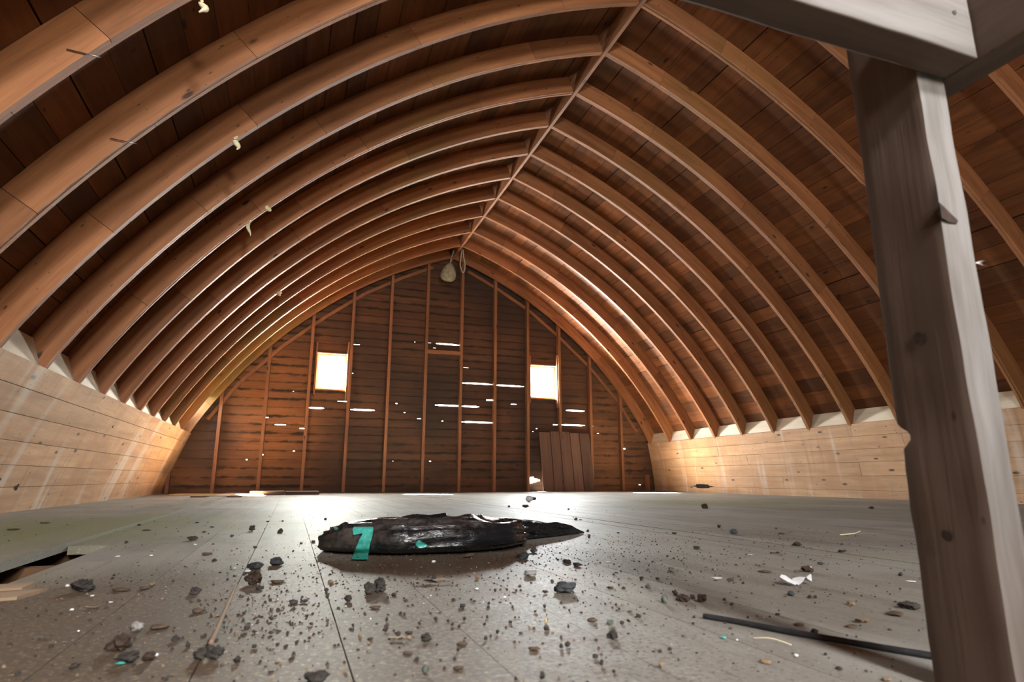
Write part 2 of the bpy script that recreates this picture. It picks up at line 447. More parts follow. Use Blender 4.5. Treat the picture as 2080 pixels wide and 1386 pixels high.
DEBRIS = [
(-0.364, 1.476, 0.0432, 0.0231, 'clod', 'lumpy grey dung clod lying left of the foreground crumbs, two lobes side by side'),
(-0.191, 0.974, 0.0304, 0.019, 'clod', 'largest dark brown lump in the left foreground with a curled knob on top'),
(-0.193, 1.076, 0.0184, 0.0142, 'stone', 'pale grey round pebble right of the dark knobbed lump'),
(-0.165, 1.087, 0.0261, 0.0101, 'chip', 'dark brown oval chip of bark in the left foreground'),
(-0.167, 0.911, 0.0273, 0.0119, 'clod', 'blackish crumbly lump just below the dark knobbed lump'),
(-0.147, 0.906, 0.0166, 0.0107, 'clod', 'small grey-brown lump at the right end of the left foreground pile'),
(-0.174, 0.901, 0.0117, 0.0029, 'teal', ''),
(-0.505, 2.467, 0.0133, 0.0083, 'crumb', ''),
(-0.7, 3.023, 0.0121, 0.0101, 'crumb', ''),
(-0.679, 3.052, 0.0164, 0.0082, 'crumb', ''),
(-1.085, 3.238, 0.0519, 0.0083, 'chip', ''),
(-1.102, 3.65, 0.0476, 0.0071, 'chip', ''),
(-0.551, 3.021, 0.037, 0.0062, 'chip', ''),
(-0.708, 2.694, 0.0248, 0.0053, 'chip', ''),
(-0.638, 3.321, 0.0158, 0.009, 'crumb', ''),
(-0.25, 1.501, 0.0111, 0.0081, 'tan', ''),
(-0.257, 1.463, 0.0196, 0.0049, 'chip', ''),
(-0.297, 1.457, 0.0337, 0.0058, 'chip', ''),
(-0.221, 0.903, 0.0115, 0.0057, 'crumb', ''),
(-0.278, 1.015, 0.0064, 0.0045, 'crumb', ''),
(-0.298, 1.277, 0.0249, 0.0066, 'tan', ''),
(-0.135, 2.864, 0.0266, 0.0246, 'clod', 'small dark round clod alone on the greenish boards left of the bag'),
(-0.023, 2.735, 0.0238, 0.0178, 'clod', 'small ragged dark clod nearest the left end of the bag'),
(-0.31, 2.514, 0.0384, 0.0157, 'clod', 'low dark wedge-shaped clod on the boards left of the bag'),
(-0.211, 2.039, 0.0284, 0.0071, 'chip', ''),
(-0.175, 1.88, 0.0131, 0.0065, 'crumb', ''),
(-0.019, 1.742, 0.0337, 0.02, 'stone', 'smooth dark slate-grey stone left of the teal strip'),
(-0.064, 1.692, 0.0408, 0.0168, 'stone', 'flat grey lumpy stone beside a white flake'),
(-0.055, 1.456, 0.037, 0.0267, 'clod', 'crumbly grey-brown clod directly below the white flake'),
(-0.011, 1.455, 0.027, 0.0093, 'chip', ''),
(-0.041, 1.379, 0.0156, 0.0088, 'crumb', ''),
(-0.155, 1.373, 0.0225, 0.0131, 'clod', 'dark angular clod between the left edge and the long splinter'),
(-0.127, 1.19, 0.0211, 0.0065, 'chip', ''),
(0.082, 1.319, 0.0077, 0.0067, 'crumb', ''),
(0.096, 1.417, 0.0145, 0.0073, 'tan', ''),
(0.08, 1.534, 0.0202, 0.0112, 'tan', ''),
(0.021, 1.218, 0.0174, 0.0061, 'crumb', ''),
(0.04, 1.218, 0.0158, 0.0053, 'crumb', ''),
(-0.012, 1.086, 0.0076, 0.0061, 'crumb', ''),
(0.041, 1.096, 0.0063, 0.0047, 'crumb', ''),
(-0.01, 0.996, 0.0077, 0.0049, 'crumb', ''),
(0.041, 0.949, 0.0054, 0.0034, 'crumb', ''),
(0.02, 0.873, 0.0055, 0.0049, 'crumb', ''),
(-0.028, 0.925, 0.0064, 0.0051, 'crumb', ''),
(-0.033, 1.014, 0.0071, 0.0042, 'crumb', ''),
(-0.132, 1.0, 0.012, 0.0073, 'crumb', ''),
(-0.11, 0.958, 0.0064, 0.0058, 'crumb', ''),
(-0.087, 0.894, 0.0181, 0.0132, 'clod', 'left lump of the touching pair in front of the long tan splinter'),
(-0.071, 0.89, 0.0205, 0.0157, 'clod', 'right rounder lump of the touching pair in front of the long tan splinter'),
(-0.044, 0.865, 0.0095, 0.0071, 'crumb', ''),
(0.043, 0.756, 0.0288, 0.0117, 'clod', 'dark blurred lump cut by the bottom edge left of the middle'),
(0.046, 1.035, 0.0059, 0.0044, 'crumb', ''),
(-0.192, 2.614, 0.0148, 0.0074, 'crumb', ''),
(-0.089, 2.178, 0.0124, 0.0062, 'crumb', ''),
(0.09, 2.286, 0.0151, 0.0084, 'crumb', ''),
(0.05, 2.256, 0.0099, 0.0066, 'crumb', ''),
(-0.022, 3.409, 0.0124, 0.0074, 'crumb', ''),
(0.188, 3.464, 0.0155, 0.0129, 'crumb', ''),
(-0.091, 3.394, 0.0196, 0.0074, 'crumb', ''),
(-0.314, 2.843, 0.0179, 0.006, 'crumb', ''),
(-0.312, 3.107, 0.0197, 0.0066, 'crumb', ''),
(-0.415, 3.443, 0.0216, 0.0048, 'crumb', ''),
(0.159, 1.265, 0.0245, 0.0226, 'clod', 'left ball of the round double lump below the teal strip'),
(0.179, 1.282, 0.0259, 0.0288, 'clod', 'right ball of the round double lump below the teal strip'),
(0.312, 1.391, 0.0107, 0.0129, 'crumb', ''),
(0.2, 1.232, 0.0121, 0.0056, 'crumb', ''),
(0.152, 1.128, 0.0209, 0.0042, 'chip', ''),
(0.114, 1.203, 0.0141, 0.0115, 'crumb', ''),
(0.229, 1.003, 0.0069, 0.0061, 'crumb', ''),
(0.19, 0.889, 0.0168, 0.0101, 'clod', 'dark ragged clod in the middle of the near floor'),
(0.159, 0.93, 0.009, 0.0062, 'crumb', ''),
(0.155, 0.905, 0.0283, 0.0047, 'tan', ''),
(0.175, 0.934, 0.0119, 0.0042, 'crumb', ''),
(0.145, 0.958, 0.0085, 0.005, 'crumb', ''),
(0.119, 0.917, 0.0087, 0.0034, 'crumb', ''),
(0.107, 0.937, 0.0048, 0.0055, 'tan', ''),
(0.104, 1.005, 0.0044, 0.0044, 'crumb', ''),
(0.156, 1.02, 0.0046, 0.0068, 'crumb', ''),
(0.184, 1.061, 0.0056, 0.0056, 'crumb', ''),
(0.189, 1.052, 0.0047, 0.0055, 'crumb', ''),
(0.2, 0.984, 0.0045, 0.0052, 'crumb', ''),
(0.245, 0.987, 0.0045, 0.0045, 'crumb', ''),
(0.246, 0.963, 0.0052, 0.0044, 'crumb', ''),
(0.272, 0.989, 0.0054, 0.0061, 'crumb', ''),
(0.31, 0.992, 0.0047, 0.0054, 'crumb', ''),
(0.334, 0.949, 0.006, 0.0045, 'crumb', ''),
(0.294, 0.892, 0.0049, 0.0063, 'crumb', ''),
(0.268, 0.865, 0.0054, 0.0054, 'crumb', ''),
(0.231, 0.854, 0.0184, 0.0033, 'chip', ''),
(0.219, 0.825, 0.0038, 0.005, 'crumb', ''),
(0.161, 0.801, 0.0054, 0.0042, 'crumb', ''),
(0.161, 0.75, 0.0084, 0.009, 'green', ''),
(0.392, 1.207, 0.0048, 0.0048, 'crumb', ''),
(0.345, 1.095, 0.0052, 0.0052, 'crumb', ''),
(0.325, 1.139, 0.0062, 0.0036, 'crumb', ''),
(0.326, 1.124, 0.007, 0.0035, 'crumb', ''),
(0.419, 1.214, 0.0049, 0.0049, 'crumb', ''),
(0.293, 1.083, 0.0101, 0.0067, 'crumb', ''),
(0.2, 0.752, 0.0126, 0.0034, 'chip', ''),
(0.156, 0.834, 0.0137, 0.0025, 'chip', ''),
(0.403, 1.365, 0.0119, 0.0086, 'tan', ''),
(0.392, 1.48, 0.0093, 0.0046, 'crumb', ''),
(0.52, 1.162, 0.0461, 0.0211, 'stone', 'dark bluish angular lump of coal-like dirt below the tail of the bag'),
(0.528, 1.368, 0.0301, 0.0134, 'stone', 'pale grey flat stone below the tail of the bag'),
(0.62, 1.662, 0.0353, 0.0176, 'stone', 'dark grey-green stone touching the dirt below the tail of the bag'),
(0.701, 1.788, 0.0235, 0.0132, 'stone', 'small bluish stone right beside the bag, behind a larger grey-green one'),
(0.695, 1.475, 0.0223, 0.0099, 'clod', 'small dark clod with a knob at its right end, on the gritty patch'),
(0.696, 1.542, 0.0257, 0.0103, 'clod', 'low grey clod beside a knobbed one on the gritty patch'),
(0.729, 1.946, 0.0144, 0.0112, 'crumb', ''),
(1.175, 2.382, 0.0142, 0.0102, 'crumb', ''),
(1.063, 2.144, 0.011, 0.0146, 'crumb', ''),
(1.435, 3.046, 0.0208, 0.0156, 'crumb', ''),
(1.469, 3.063, 0.0183, 0.0052, 'chip', ''),
(0.425, 1.034, 0.0059, 0.0067, 'crumb', ''),
(0.397, 1.007, 0.0057, 0.0041, 'crumb', ''),
(0.369, 0.891, 0.0086, 0.0065, 'crumb', ''),
(0.387, 0.937, 0.0053, 0.0053, 'yellow', ''),
(0.436, 0.816, 0.017, 0.0116, 'clod', 'dark bluish clod with a raised lobe, alone right of the pale scuffed boards'),
(0.361, 0.799, 0.0078, 0.0078, 'crumb', ''),
(0.349, 0.793, 0.0051, 0.0064, 'crumb', ''),
(0.457, 0.918, 0.0168, 0.0061, 'chip', ''),
(0.471, 0.887, 0.0119, 0.0089, 'green', ''),
(0.491, 0.887, 0.0067, 0.0052, 'crumb', ''),
(0.539, 0.919, 0.0086, 0.0063, 'crumb', ''),
(0.546, 0.957, 0.0098, 0.0033, 'chip', ''),
(0.645, 1.008, 0.0132, 0.0149, 'green', 'dark green rounded nugget casting a shadow left of the brown crumb heap'),
(0.695, 1.143, 0.0119, 0.0099, 'green', ''),
(0.872, 1.324, 0.0187, 0.0105, 'green', ''),
(0.743, 1.248, 0.0097, 0.0065, 'crumb', ''),
(0.774, 1.233, 0.0108, 0.0054, 'crumb', ''),
(0.404, 0.892, 0.0029, 0.0058, 'crumb', ''),
(0.313, 0.799, 0.0153, 0.0038, 'chip', ''),
(0.371, 0.74, 0.0073, 0.0049, 'crumb', ''),
(0.365, 0.711, 0.0053, 0.007, 'crumb', ''),
(0.364, 0.68, 0.0039, 0.0034, 'crumb', ''),
(0.278, 0.685, 0.007, 0.0092, 'crumb', ''),
(0.424, 0.677, 0.0063, 0.0075, 'tan', ''),
(0.46, 0.734, 0.005, 0.0038, 'crumb', ''),
(0.478, 0.74, 0.0064, 0.0038, 'crumb', ''),
(0.646, 1.155, 0.0089, 0.0049, 'crumb', ''),
(0.624, 1.171, 0.0159, 0.004, 'crumb', ''),
(0.55, 1.144, 0.0048, 0.0038, 'crumb', ''),
(0.552, 1.015, 0.0052, 0.0034, 'crumb', ''),
(0.536, 1.025, 0.0034, 0.0034, 'crumb', ''),
(0.48, 1.163, 0.0114, 0.0057, 'crumb', ''),
(1.259, 2.278, 0.0119, 0.0059, 'crumb', ''),
(1.456, 2.18, 0.0196, 0.0078, 'crumb', ''),
(2.918, 3.954, 0.0475, 0.0366, 'clod', 'brown clod standing alone on the far right floor before the knee wall'),
(4.065, 3.527, 0.0437, 0.0182, 'clod', 'small black clod on the far floor just left of the post'),
(1.839, 2.397, 0.0178, 0.0133, 'crumb', ''),
(1.682, 2.107, 0.0334, 0.0216, 'stone', 'slate-blue stone beside the open board seam on the right'),
(2.031, 2.256, 0.0108, 0.0065, 'crumb', ''),
(1.59, 1.677, 0.0308, 0.0146, 'clod', 'dark crumbly clod touching the open board seam'),
(1.588, 1.499, 0.0283, 0.0074, 'clod', 'flat dark clod lying along the open board seam near the post'),
(1.762, 1.66, 0.0099, 0.005, 'crumb', ''),
(1.223, 1.713, 0.0264, 0.0093, 'clod', 'low dark wedge of dirt on the near side of the open seam, left end'),
(1.375, 1.534, 0.0437, 0.0102, 'tan', 'curled dry tan leaf on the near side of the open seam'),
(1.133, 1.33, 0.0224, 0.0062, 'tan', ''),
(1.175, 1.216, 0.0304, 0.0152, 'clod', 'reddish-brown knobbly clod in the middle of the right floor'),
(1.309, 1.308, 0.0153, 0.0064, 'crumb', ''),
(1.077, 1.247, 0.0374, 0.0047, 'chip', ''),
(1.334, 1.102, 0.0102, 0.0079, 'crumb', ''),
(0.92, 1.173, 0.0193, 0.0043, 'chip', ''),
(0.914, 1.125, 0.0062, 0.0052, 'crumb', ''),
(0.909, 0.987, 0.014, 0.0093, 'stone', 'small blue-grey pebble in front of the torn white scrap'),
(0.925, 0.957, 0.0091, 0.0064, 'crumb', ''),
(0.936, 0.955, 0.0073, 0.0055, 'crumb', ''),
(0.943, 0.883, 0.0155, 0.0086, 'tan', 'small pale tan lump between the white scrap and the post'),
(1.016, 0.828, 0.0354, 0.0118, 'clod', 'dark grey cylindrical dropping lying beside the post'),
(0.945, 0.798, 0.0304, 0.0064, 'chip', ''),
(0.847, 0.776, 0.0342, 0.0099, 'tan', 'large brown dry leaf lying flat left of the post'),
(0.701, 1.058, 0.0112, 0.0112, 'clod', 'left knob of the brown crumb heap'),
(0.686, 1.01, 0.0267, 0.0125, 'clod', 'middle crumbly mass of the brown crumb heap'),
(0.713, 0.991, 0.0177, 0.0141, 'clod', 'dark round clod at the right end of the brown crumb heap'),
(0.717, 1.026, 0.01, 0.0073, 'crumb', ''),
(0.743, 0.95, 0.0077, 0.0052, 'crumb', ''),
(0.758, 0.987, 0.0062, 0.0053, 'crumb', ''),
(0.62, 0.886, 0.0055, 0.0047, 'crumb', ''),
(0.593, 0.851, 0.0045, 0.0037, 'crumb', ''),
(0.761, 0.859, 0.008, 0.004, 'crumb', ''),
(0.742, 0.795, 0.0224, 0.003, 'chip', ''),
(0.723, 0.746, 0.0113, 0.007, 'stone', ''),
(0.478, 0.74, 0.0057, 0.0038, 'crumb', ''),
(0.557, 0.655, 0.0166, 0.0042, 'tan', ''),
(0.618, 0.606, 0.008, 0.0034, 'crumb', ''),
(0.65, 0.656, 0.0056, 0.0031, 'crumb', ''),
(0.633, 0.556, 0.0108, 0.0043, 'tan', ''),
(0.805, 0.758, 0.0191, 0.0037, 'chip', ''),
(1.942, 2.081, 0.0201, 0.0101, 'tan', ''),
(1.873, 2.052, 0.0296, 0.0059, 'chip', ''),
(0.582, 0.766, 0.0082, 0.0034, 'teal', ''),
(1.592, 4.57, 0.0226, 0.0151, 'crumb', ''),
(0.608, 3.256, 0.0507, 0.0177, 'clod', 'dark crumb sitting behind the top edge of the bag'),
(0.528, 3.456, 0.0319, 0.0106, 'crumb', ''),
(1.687, 4.47, 0.052, 0.0223, 'clod', 'small grey clod just in front of the light bulb'),
(1.855, 4.054, 0.0173, 0.0104, 'crumb', ''),
(-0.411, 1.543, 0.009, 0.008, 'white', ''),
(-0.327, 1.272, 0.0074, 0.0057, 'white', ''),
(-0.279, 2.327, 0.0097, 0.0081, 'white', ''),
(-0.111, 1.702, 0.0072, 0.0072, 'white', ''),
(-0.079, 1.638, 0.0162, 0.0104, 'white', ''),
(0.37, 1.662, 0.0116, 0.0103, 'white', ''),
(0.365, 1.242, 0.0088, 0.0059, 'white', ''),
(0.39, 1.142, 0.0073, 0.0055, 'white', ''),
(0.105, 1.153, 0.0042, 0.0042, 'white', ''),
(0.611, 0.664, 0.0061, 0.0049, 'white', ''),
(1.277, 1.53, 0.0157, 0.0029, 'white', ''),
(0.91, 1.207, 0.0241, 0.0033, 'white', ''),
(1.279, 1.033, 0.0191, 0.0032, 'white', ''),
(-0.356, 2.057, 0.0111, 0.0056, 'white', ''),
(-0.439, 2.066, 0.0138, 0.0041, 'white', ''),
(-0.332, 1.406, 0.0073, 0.0046, 'white', ''),
(-0.284, 1.328, 0.007, 0.0035, 'white', ''),
(0.806, 1.516, 0.0182, 0.0039, 'white', ''),
(-0.141, 0.924, 0.0073, 0.0061, 'white', ''),
]
# ------------------------------------------------------------------ the gothic arch
XC = 2.331            # ridge line
ARC_R, ARC_A, ARC_B = 6.46, 1.95, -2.2747     # arc of the rafters' inner edge; centre lies beyond the ridge line
Y0, SP = 3.565, 0.61
TH0 = math.asin(ARC_A / ARC_R)                 # angle from vertical at the apex
BASE_IN = {-1: .10, 1: .27}                   # how much steeper the foot of each side stands


def arc(side, s, d):
    """point at arc length s from the apex, d outward of the inner edge"""
    th = TH0 + s / ARC_R
    x = (ARC_R + d) * math.sin(th) - ARC_A
    z = (ARC_R + d) * math.cos(th) + ARC_B
    if z < .83: x -= BASE_IN[side] * ((.83 - z) / .83)
    return XC + side * x, z


def s_at_z(z): return (math.acos((z - ARC_B) / ARC_R) - TH0) * ARC_R


S_FOOT = s_at_z(.83)
S_FLOOR = s_at_z(0.0)
RD = .165   # rafter depth
RT = .046   # rafter thickness
ORD = ['', 'first', 'second', 'third', 'fourth', 'fifth', 'sixth', 'seventh', 'eighth', 'ninth', 'tenth', 'eleventh', 'twelfth', 'thirteenth', 'fourteenth', 'fifteenth']


def rafter(side, i):
    m = MB()
    y = Y0 + SP * i
    send = S_FOOT + .04
    ply = RT / 2
    for k in (0, 1):
        ya = y - RT / 2 + k * ply + (.0008 if k else 0)
        yb = ya + ply - .0008
        # lapped straight lifts along the arc
        cuts = [.022]
        s = random.uniform(.5, 1.1)
        while s < send - .4:
            cuts.append(s); s += random.uniform(.95, 1.25)
        cuts.append(send)
        dd = random.uniform(-.003, .003)
        for a, b in zip(cuts[:-1], cuts[1:]):
            rnd = random.random(); u0 = random.uniform(0, 30)
            n = max(2, int((b - a) / .16))
            ss = [a + .0012 + (b - a - .0024) * j / n for j in range(n + 1)]
            for j in range(n):
                P = []
                for (sq) in (ss[j], ss[j + 1]):
                    for d in (dd, RD + dd * .3):
                        X, Z = arc(side, sq, d)
                        P.append((X, Z))
                (ai, ao, bi, bo) = P
                u1, u2 = u0 + ss[j], u0 + ss[j + 1]
                V = lambda q, yy: (q[0], yy, q[1])
                fr = [V(ai, ya), V(bi, ya), V(bo, ya), V(ao, ya)]
                bk = [V(ao, yb), V(bo, yb), V(bi, yb), V(ai, yb)]
                if side < 0: fr.reverse(); bk.reverse()
                uvf = [(u1, 0), (u2, 0), (u2, RD), (u1, RD)]
                uvb = [(u1, RD), (u2, RD), (u2, 0), (u1, 0)]
                if side < 0: uvf.reverse(); uvb.reverse()
                m.quad(fr, uvf, rnd); m.quad(bk, uvb, rnd)
                inn = [V(ai, yb), V(bi, yb), V(bi, ya), V(ai, ya)]
                out = [V(ao, ya), V(bo, ya), V(bo, yb), V(ao, yb)]
                if side < 0: inn.reverse(); out.reverse()
                m.quad(inn, [(u1, 1), (u2, 1), (u2, 1.03), (u1, 1.03)], rnd)
                m.quad(out, [(u1, 2), (u2, 2), (u2, 2.03), (u1, 2.03)], rnd)
                if j == 0:
                    m.quad([V(ai, ya), V(ao, ya), V(ao, yb), V(ai, yb)], [(0, 0), (0, .1), (.02, .1), (.02, 0)], rnd)
                if j == n - 1:
                    m.quad([V(bi, yb), V(bo, yb), V(bo, ya), V(bi, ya)], [(0, 0), (0, .1), (.02, .1), (.02, 0)], rnd)
    return m.build('curved_rafter', M_RAFT)


for side in (-1, 1):
    nm = 'left' if side < 0 else 'right'
    for i in range(-3, 11):
        if side > 0 and i < -2: continue
        o = rafter(side, i)
        k = 11 - i
        if i == 10:
            lab = f'curved brown wooden rafter against the far gable wall, {nm} roof slope'
        elif i in (-3, -2) and i == (-3 if side < 0 else -2):
            lab = f'curved wooden rafter nearest the viewer on the {nm} roof slope'
        else:
            lab = f'curved brown wooden rafter, {ORD[k]} from the far gable on the {nm} slope'
        tag(o, lab, 'rafter', f'curved rafters of the {nm} roof slope')

# ridge board
m = MB()
m.box((XC - .016, YB, 3.868), (0, YF - YB - .01, 0), (.032, 0, 0), (0, 0, .17))
tag(m.build('ridge_board', M_STUD), 'long thin brown ridge board running along the peak where the rafters meet', 'beam')

# ------------------------------------------------------------------ ceiling (roof sheathing)
SUN_GAP = (s_at_z(1.26), s_at_z(1.10), 9.32, 9.60)      # unseen gap added in the roof so sun warms the far left corner
m = MB()
for side in (-1, 1):
    s = -.085
    stop = S_FLOOR + .1
    while s < stop:
        w = .172 + random.uniform(-.008, .008)
        g = random.choice([.0025, .003, .004, .005, .008]) if random.random() < .9 else .012
        e = s + w - g
        # boards butt on rafters at random
        ys = [YB - .05]
        yy = Y0 + SP * random.randint(-6, -3)
        while yy < YF - .6:
            if yy > YB + .3: ys.append(yy)
            yy += SP * random.randint(4, 7)
        ys.append(YF + .03)
        n = 2
        segs = list(zip(ys[:-1], ys[1:]))
        if side < 0 and e > SUN_GAP[0] and s < SUN_GAP[1]:
            segs = [q for a, b in segs for q in ((a, min(b, SUN_GAP[2])), (max(a, SUN_GAP[3]), b)) if q[1] - q[0] > .02]
        for a, b in segs:
            rnd = random.random(); u0 = random.uniform(0, 40); v0 = random.uniform(0, 40)
            lift = random.uniform(0, .003)
            for j in range(n):
                sa = s + (e - s) * j / n; sb = s + (e - s) * (j + 1) / n
                A = arc(side, sa, RD + lift); B = arc(side, sb, RD + lift)
                A2 = arc(side, sa, RD + .022); B2 = arc(side, sb, RD + .022)
                y1, y2 = a + .001, b - .001
                q = [(A[0], y1, A[1]), (B[0], y1, B[1]), (B[0], y2, B[1]), (A[0], y2, A[1])]
                uvq = [(u0 + y1, v0 + sa), (u0 + y1, v0 + sb), (u0 + y2, v0 + sb), (u0 + y2, v0 + sa)]
                if side > 0: q.reverse(); uvq.reverse()
                m.quad(q, uvq, rnd)
                if j == 0: m.quad([(A[0], y1, A[1]), (A[0], y2, A[1]), (A2[0], y2, A2[1]), (A2[0], y1, A2[1])], [(u0+y1, 0), (u0+y2, 0), (u0+y2, .02), (u0+y1, .02)], rnd)
                if j == n - 1: m.quad([(B[0], y1, B[1]), (B2[0], y1, B2[1]), (B2[0], y2, B2[1]), (B[0], y2, B[1])], [(u0+y1, 0), (u0+y1, .02), (u0+y2, .02), (u0+y2, 0)], rnd)
        s += w
    # roofing felt above the boards closes the gaps
    k = 40
    for j in range(k):
        sa = -.12 + (S_FLOOR + .35) * j / k; sb = -.12 + (S_FLOOR + .35) * (j + 1) / k
        runs = [(YB - .1, YF + .06)]
        if side < 0 and sb > SUN_GAP[0] - .02 and sa < SUN_GAP[1] + .02: runs = [(YB - .1, SUN_GAP[2]), (SUN_GAP[3], YF + .06)]
        for d in (.024, .05):
            A = arc(side, sa, RD + d); B = arc(side, sb, RD + d)
            for (ya, yb) in runs:
                m.quad([(A[0], ya, A[1]), (B[0], ya, B[1]), (B[0], yb, B[1]), (A[0], yb, A[1])], [(0, 0)] * 4, 0.0)
tag(m.build('ceiling', M_SHEATH), 'curved board sheathing of the gothic-arched roof', 'ceiling', kind='structure')

# ------------------------------------------------------------------ knee walls
for side in (-1, 1):
    m = MB()
    rows = [S_FOOT - .005]
    while rows[-1] < S_FLOOR + .01:
        rows.append(rows[-1] + random.uniform(.135, .175))
    rows[-1] = S_FLOOR + .02
    if rows[-1] - rows[-2] < .07: rows.pop(-2)
    yend = YF - .02 if side < 0 else YF - .06
    for ri, (sa, sb) in enumerate(zip(rows[:-1], rows[1:])):
        ys = [YB]
        yy = Y0 + SP * random.randint(-6, -3)
        while yy < yend - .8:
            if yy > YB + .3: ys.append(yy)
            yy += SP * random.randint(3, 6)
        ys.append(yend)
        for a, b in zip(ys[:-1], ys[1:]):
            rnd = random.random(); u0 = random.uniform(0, 40); v0 = random.uniform(0, 40)
            lift = random.uniform(0, .002)
            A = arc(side, sa + .0018, -.004 - lift); B = arc(side, sb - .0018, -.004 - lift)
            A2 = arc(side, sa + .0018, .016); B2 = arc(side, sb - .0018, .016)
            o = Vector((A[0], a + .0015, A[1]))
            m.box(o, (0, b - a - .003, 0), (B[0] - A[0], 0, B[1] - A[1]), (A2[0] - A[0], 0, A2[1] - A[1]), rnd, u0, v0)
    # backing so that seams read dark
    k = 8
    for j in range(k):
        A = arc(side, S_FOOT + .002 + (S_FLOOR - S_FOOT + .05) * j / k, .018); B = arc(side, S_FOOT + .002 + (S_FLOOR - S_FOOT + .05) * (j + 1) / k, .018)
        m.quad([(A[0], YB, A[1]), (B[0], YB, B[1]), (B[0], yend, B[1]), (A[0], yend, A[1])], [(0, 0)] * 4, 0.0)
    nm = 'left' if side < 0 else 'right'
    w = m.build('wall_' + nm, M_KNEE)
    tag(w, f'low curved {nm} knee wall of pale horizontal boards', 'wall', kind='structure')
    # knot holes and the broken slot: flat dark shapes painting the shade inside
    spots = [(4.19, .336, .045, .03), (4.75, .157, .03, .02), (4.45, .20, .02, .014), (6.05, .64, .02, .014)] if side < 0 else []
    for (yy, zz, ly, lz) in spots:
        sq = s_at_z(zz)
        X, Z = arc(side, sq, -.0065)
        vs = []; N_ = 18
        T = arc(side, sq + .01, -.0065); tx, tz = (T[0] - X) / .01, (T[1] - Z) / .01
        for t in range(N_):
            a = 2 * math.pi * t / N_
            r = 1 + .25 * math.sin(3 * a + yy) + .1 * math.sin(7 * a)
            vs.append((X + tx * lz * math.sin(a) * r, yy + ly * math.cos(a) * r, Z + tz * lz * math.sin(a) * r))
        mesh_obj('knot_hole_shade', vs, [tuple(range(N_))], M_HOLE, parent=w, smooth=False)
    if side > 0:
        sq = s_at_z(.10)
        X, Z = arc(side, sq, -.0065); T = arc(side, sq + .01, -.0065); tx, tz = (T[0] - X) / .01, (T[1] - Z) / .01
        prof = [(-.30, 0), (-.17, .012), (-.16, .03), (.0, .036), (.15, .034), (.17, .012), (.30, .002), (.17, -.012), (.16, -.032), (.02, -.036), (-.15, -.03), (-.17, -.01)]
        vs = [(X + tx * b, 8.35 + a, Z + tz * b) for a, b in prof]
        mesh_obj('slot_shade', vs, [tuple(range(len(vs)))], M_HOLE, parent=w, smooth=False)

# pale blocking between rafter feet
for side in (-1, 1):
    nm = 'left' if side < 0 else 'right'
    for i in range(-2 if side < 0 else -1, 9 if side < 0 else 10):
        m = MB()
        A = (XC + side * 3.725, .815); B = (XC + side * 3.788, 1.0)
        C = (XC + side * 3.745, .808)
        y1 = Y0 + SP * i + RT / 2 + .002; y2 = Y0 + SP * (i + 1) - RT / 2 - .002
        m.box((A[0], y1, A[1]), (0, y2 - y1, 0), (B[0] - A[0], 0, B[1] - A[1]), (C[0] - A[0], 0, C[1] - A[1]))
        lab = f'pale blocking board above the {nm} knee wall, ' + (f'{ORD[10 - i]} bay counting forward from the far gable')
        tag(m.build('blocking_board', M_BLOCK), lab, 'board', f'blocking boards above the {nm} knee wall')

# ------------------------------------------------------------------ floor
FX0, FX1 = -1.80, 6.50
seams = [-.54]
x = .082 - .17 * 3
while x < FX1:
    if x > -.5: seams.append(1.568 if abs(x - 1.612) < .01 else x)
    x += .17
seams.append(FX1)
left = [-.66]
while left[-1] > FX0: left.append(left[-1] - .17)
m = MB()
cols = [(a, b) for a, b in zip(seams[:-1], seams[1:])] + [(-.66, -.54)] + [(b, a) for a, b in zip(left[:-1], left[1:])]
for (a, b) in cols:
    slot = abs(a + .66) < 1e-6 and abs(b + .54) < 1e-6
    ys = [YB]
    if slot:
        segs = [(YB, .62), (2.42, 6.2), (6.2, YF + .05)]
    else:
        yy = random.uniform(1.0, 4.0)
        while yy < YF - 1:
            ys.append(yy); yy += random.uniform(2.4, 4.2)
        ys.append(YF + .05)
        segs = list(zip(ys[:-1], ys[1:]))
    for (y1, y2) in segs:
        g = random.choice([.0004, .0005, .0006, .0013])
        if abs(a - 1.568) < .01 or abs(b - 1.568) < .01: g = .0065
        top = random.uniform(-.0005, 0.0)
        if abs(b + .66) < 1e-6: top = .012
        m.box((a + g, y1 + .001, top - .026), (0, y2 - y1 - .002, 0), (b - a - 2 * g, 0, 0), (0, 0, .026))
floor = tag(m.build('floor', M_FLOOR), 'dusty grey floorboards of the loft', 'floor', kind='structure')
m = MB()
m.box((FX0, YB, -.12), (0, YF - YB, 0), (FX1 - FX0, 0, 0), (0, 0, .02))
for yj in [YB + .3 + .406 * k for k in range(26)]:
    m.box((FX0, yj, -.10), (FX1 - FX0, 0, 0), (0, .045, 0), (0, 0, .073))
m.build('floor_joists', M_UNDER, parent=floor)

# ------------------------------------------------------------------ gable walls
STX = [1.942 + .5943 * k for k in range(-6, 8)]


def half_width(z):
    s = s_at_z(max(0, min(z, 3.87)))
    return s


def xlim(z, d):
    """x range inside the arch at height z"""
    z = max(z, 0)
    out = []
    for side in (-1, 1):
        c = (z - ARC_B) / (ARC_R + d)
        if c >= 1: return None
        th = math.acos(c)
        x = (ARC_R + d) * math.sin(th) - ARC_A
        if x <= 0: return None
        if z < .83: x -= BASE_IN[side] * ((.83 - z) / .83)
        out.append(XC + side * x)
    return out


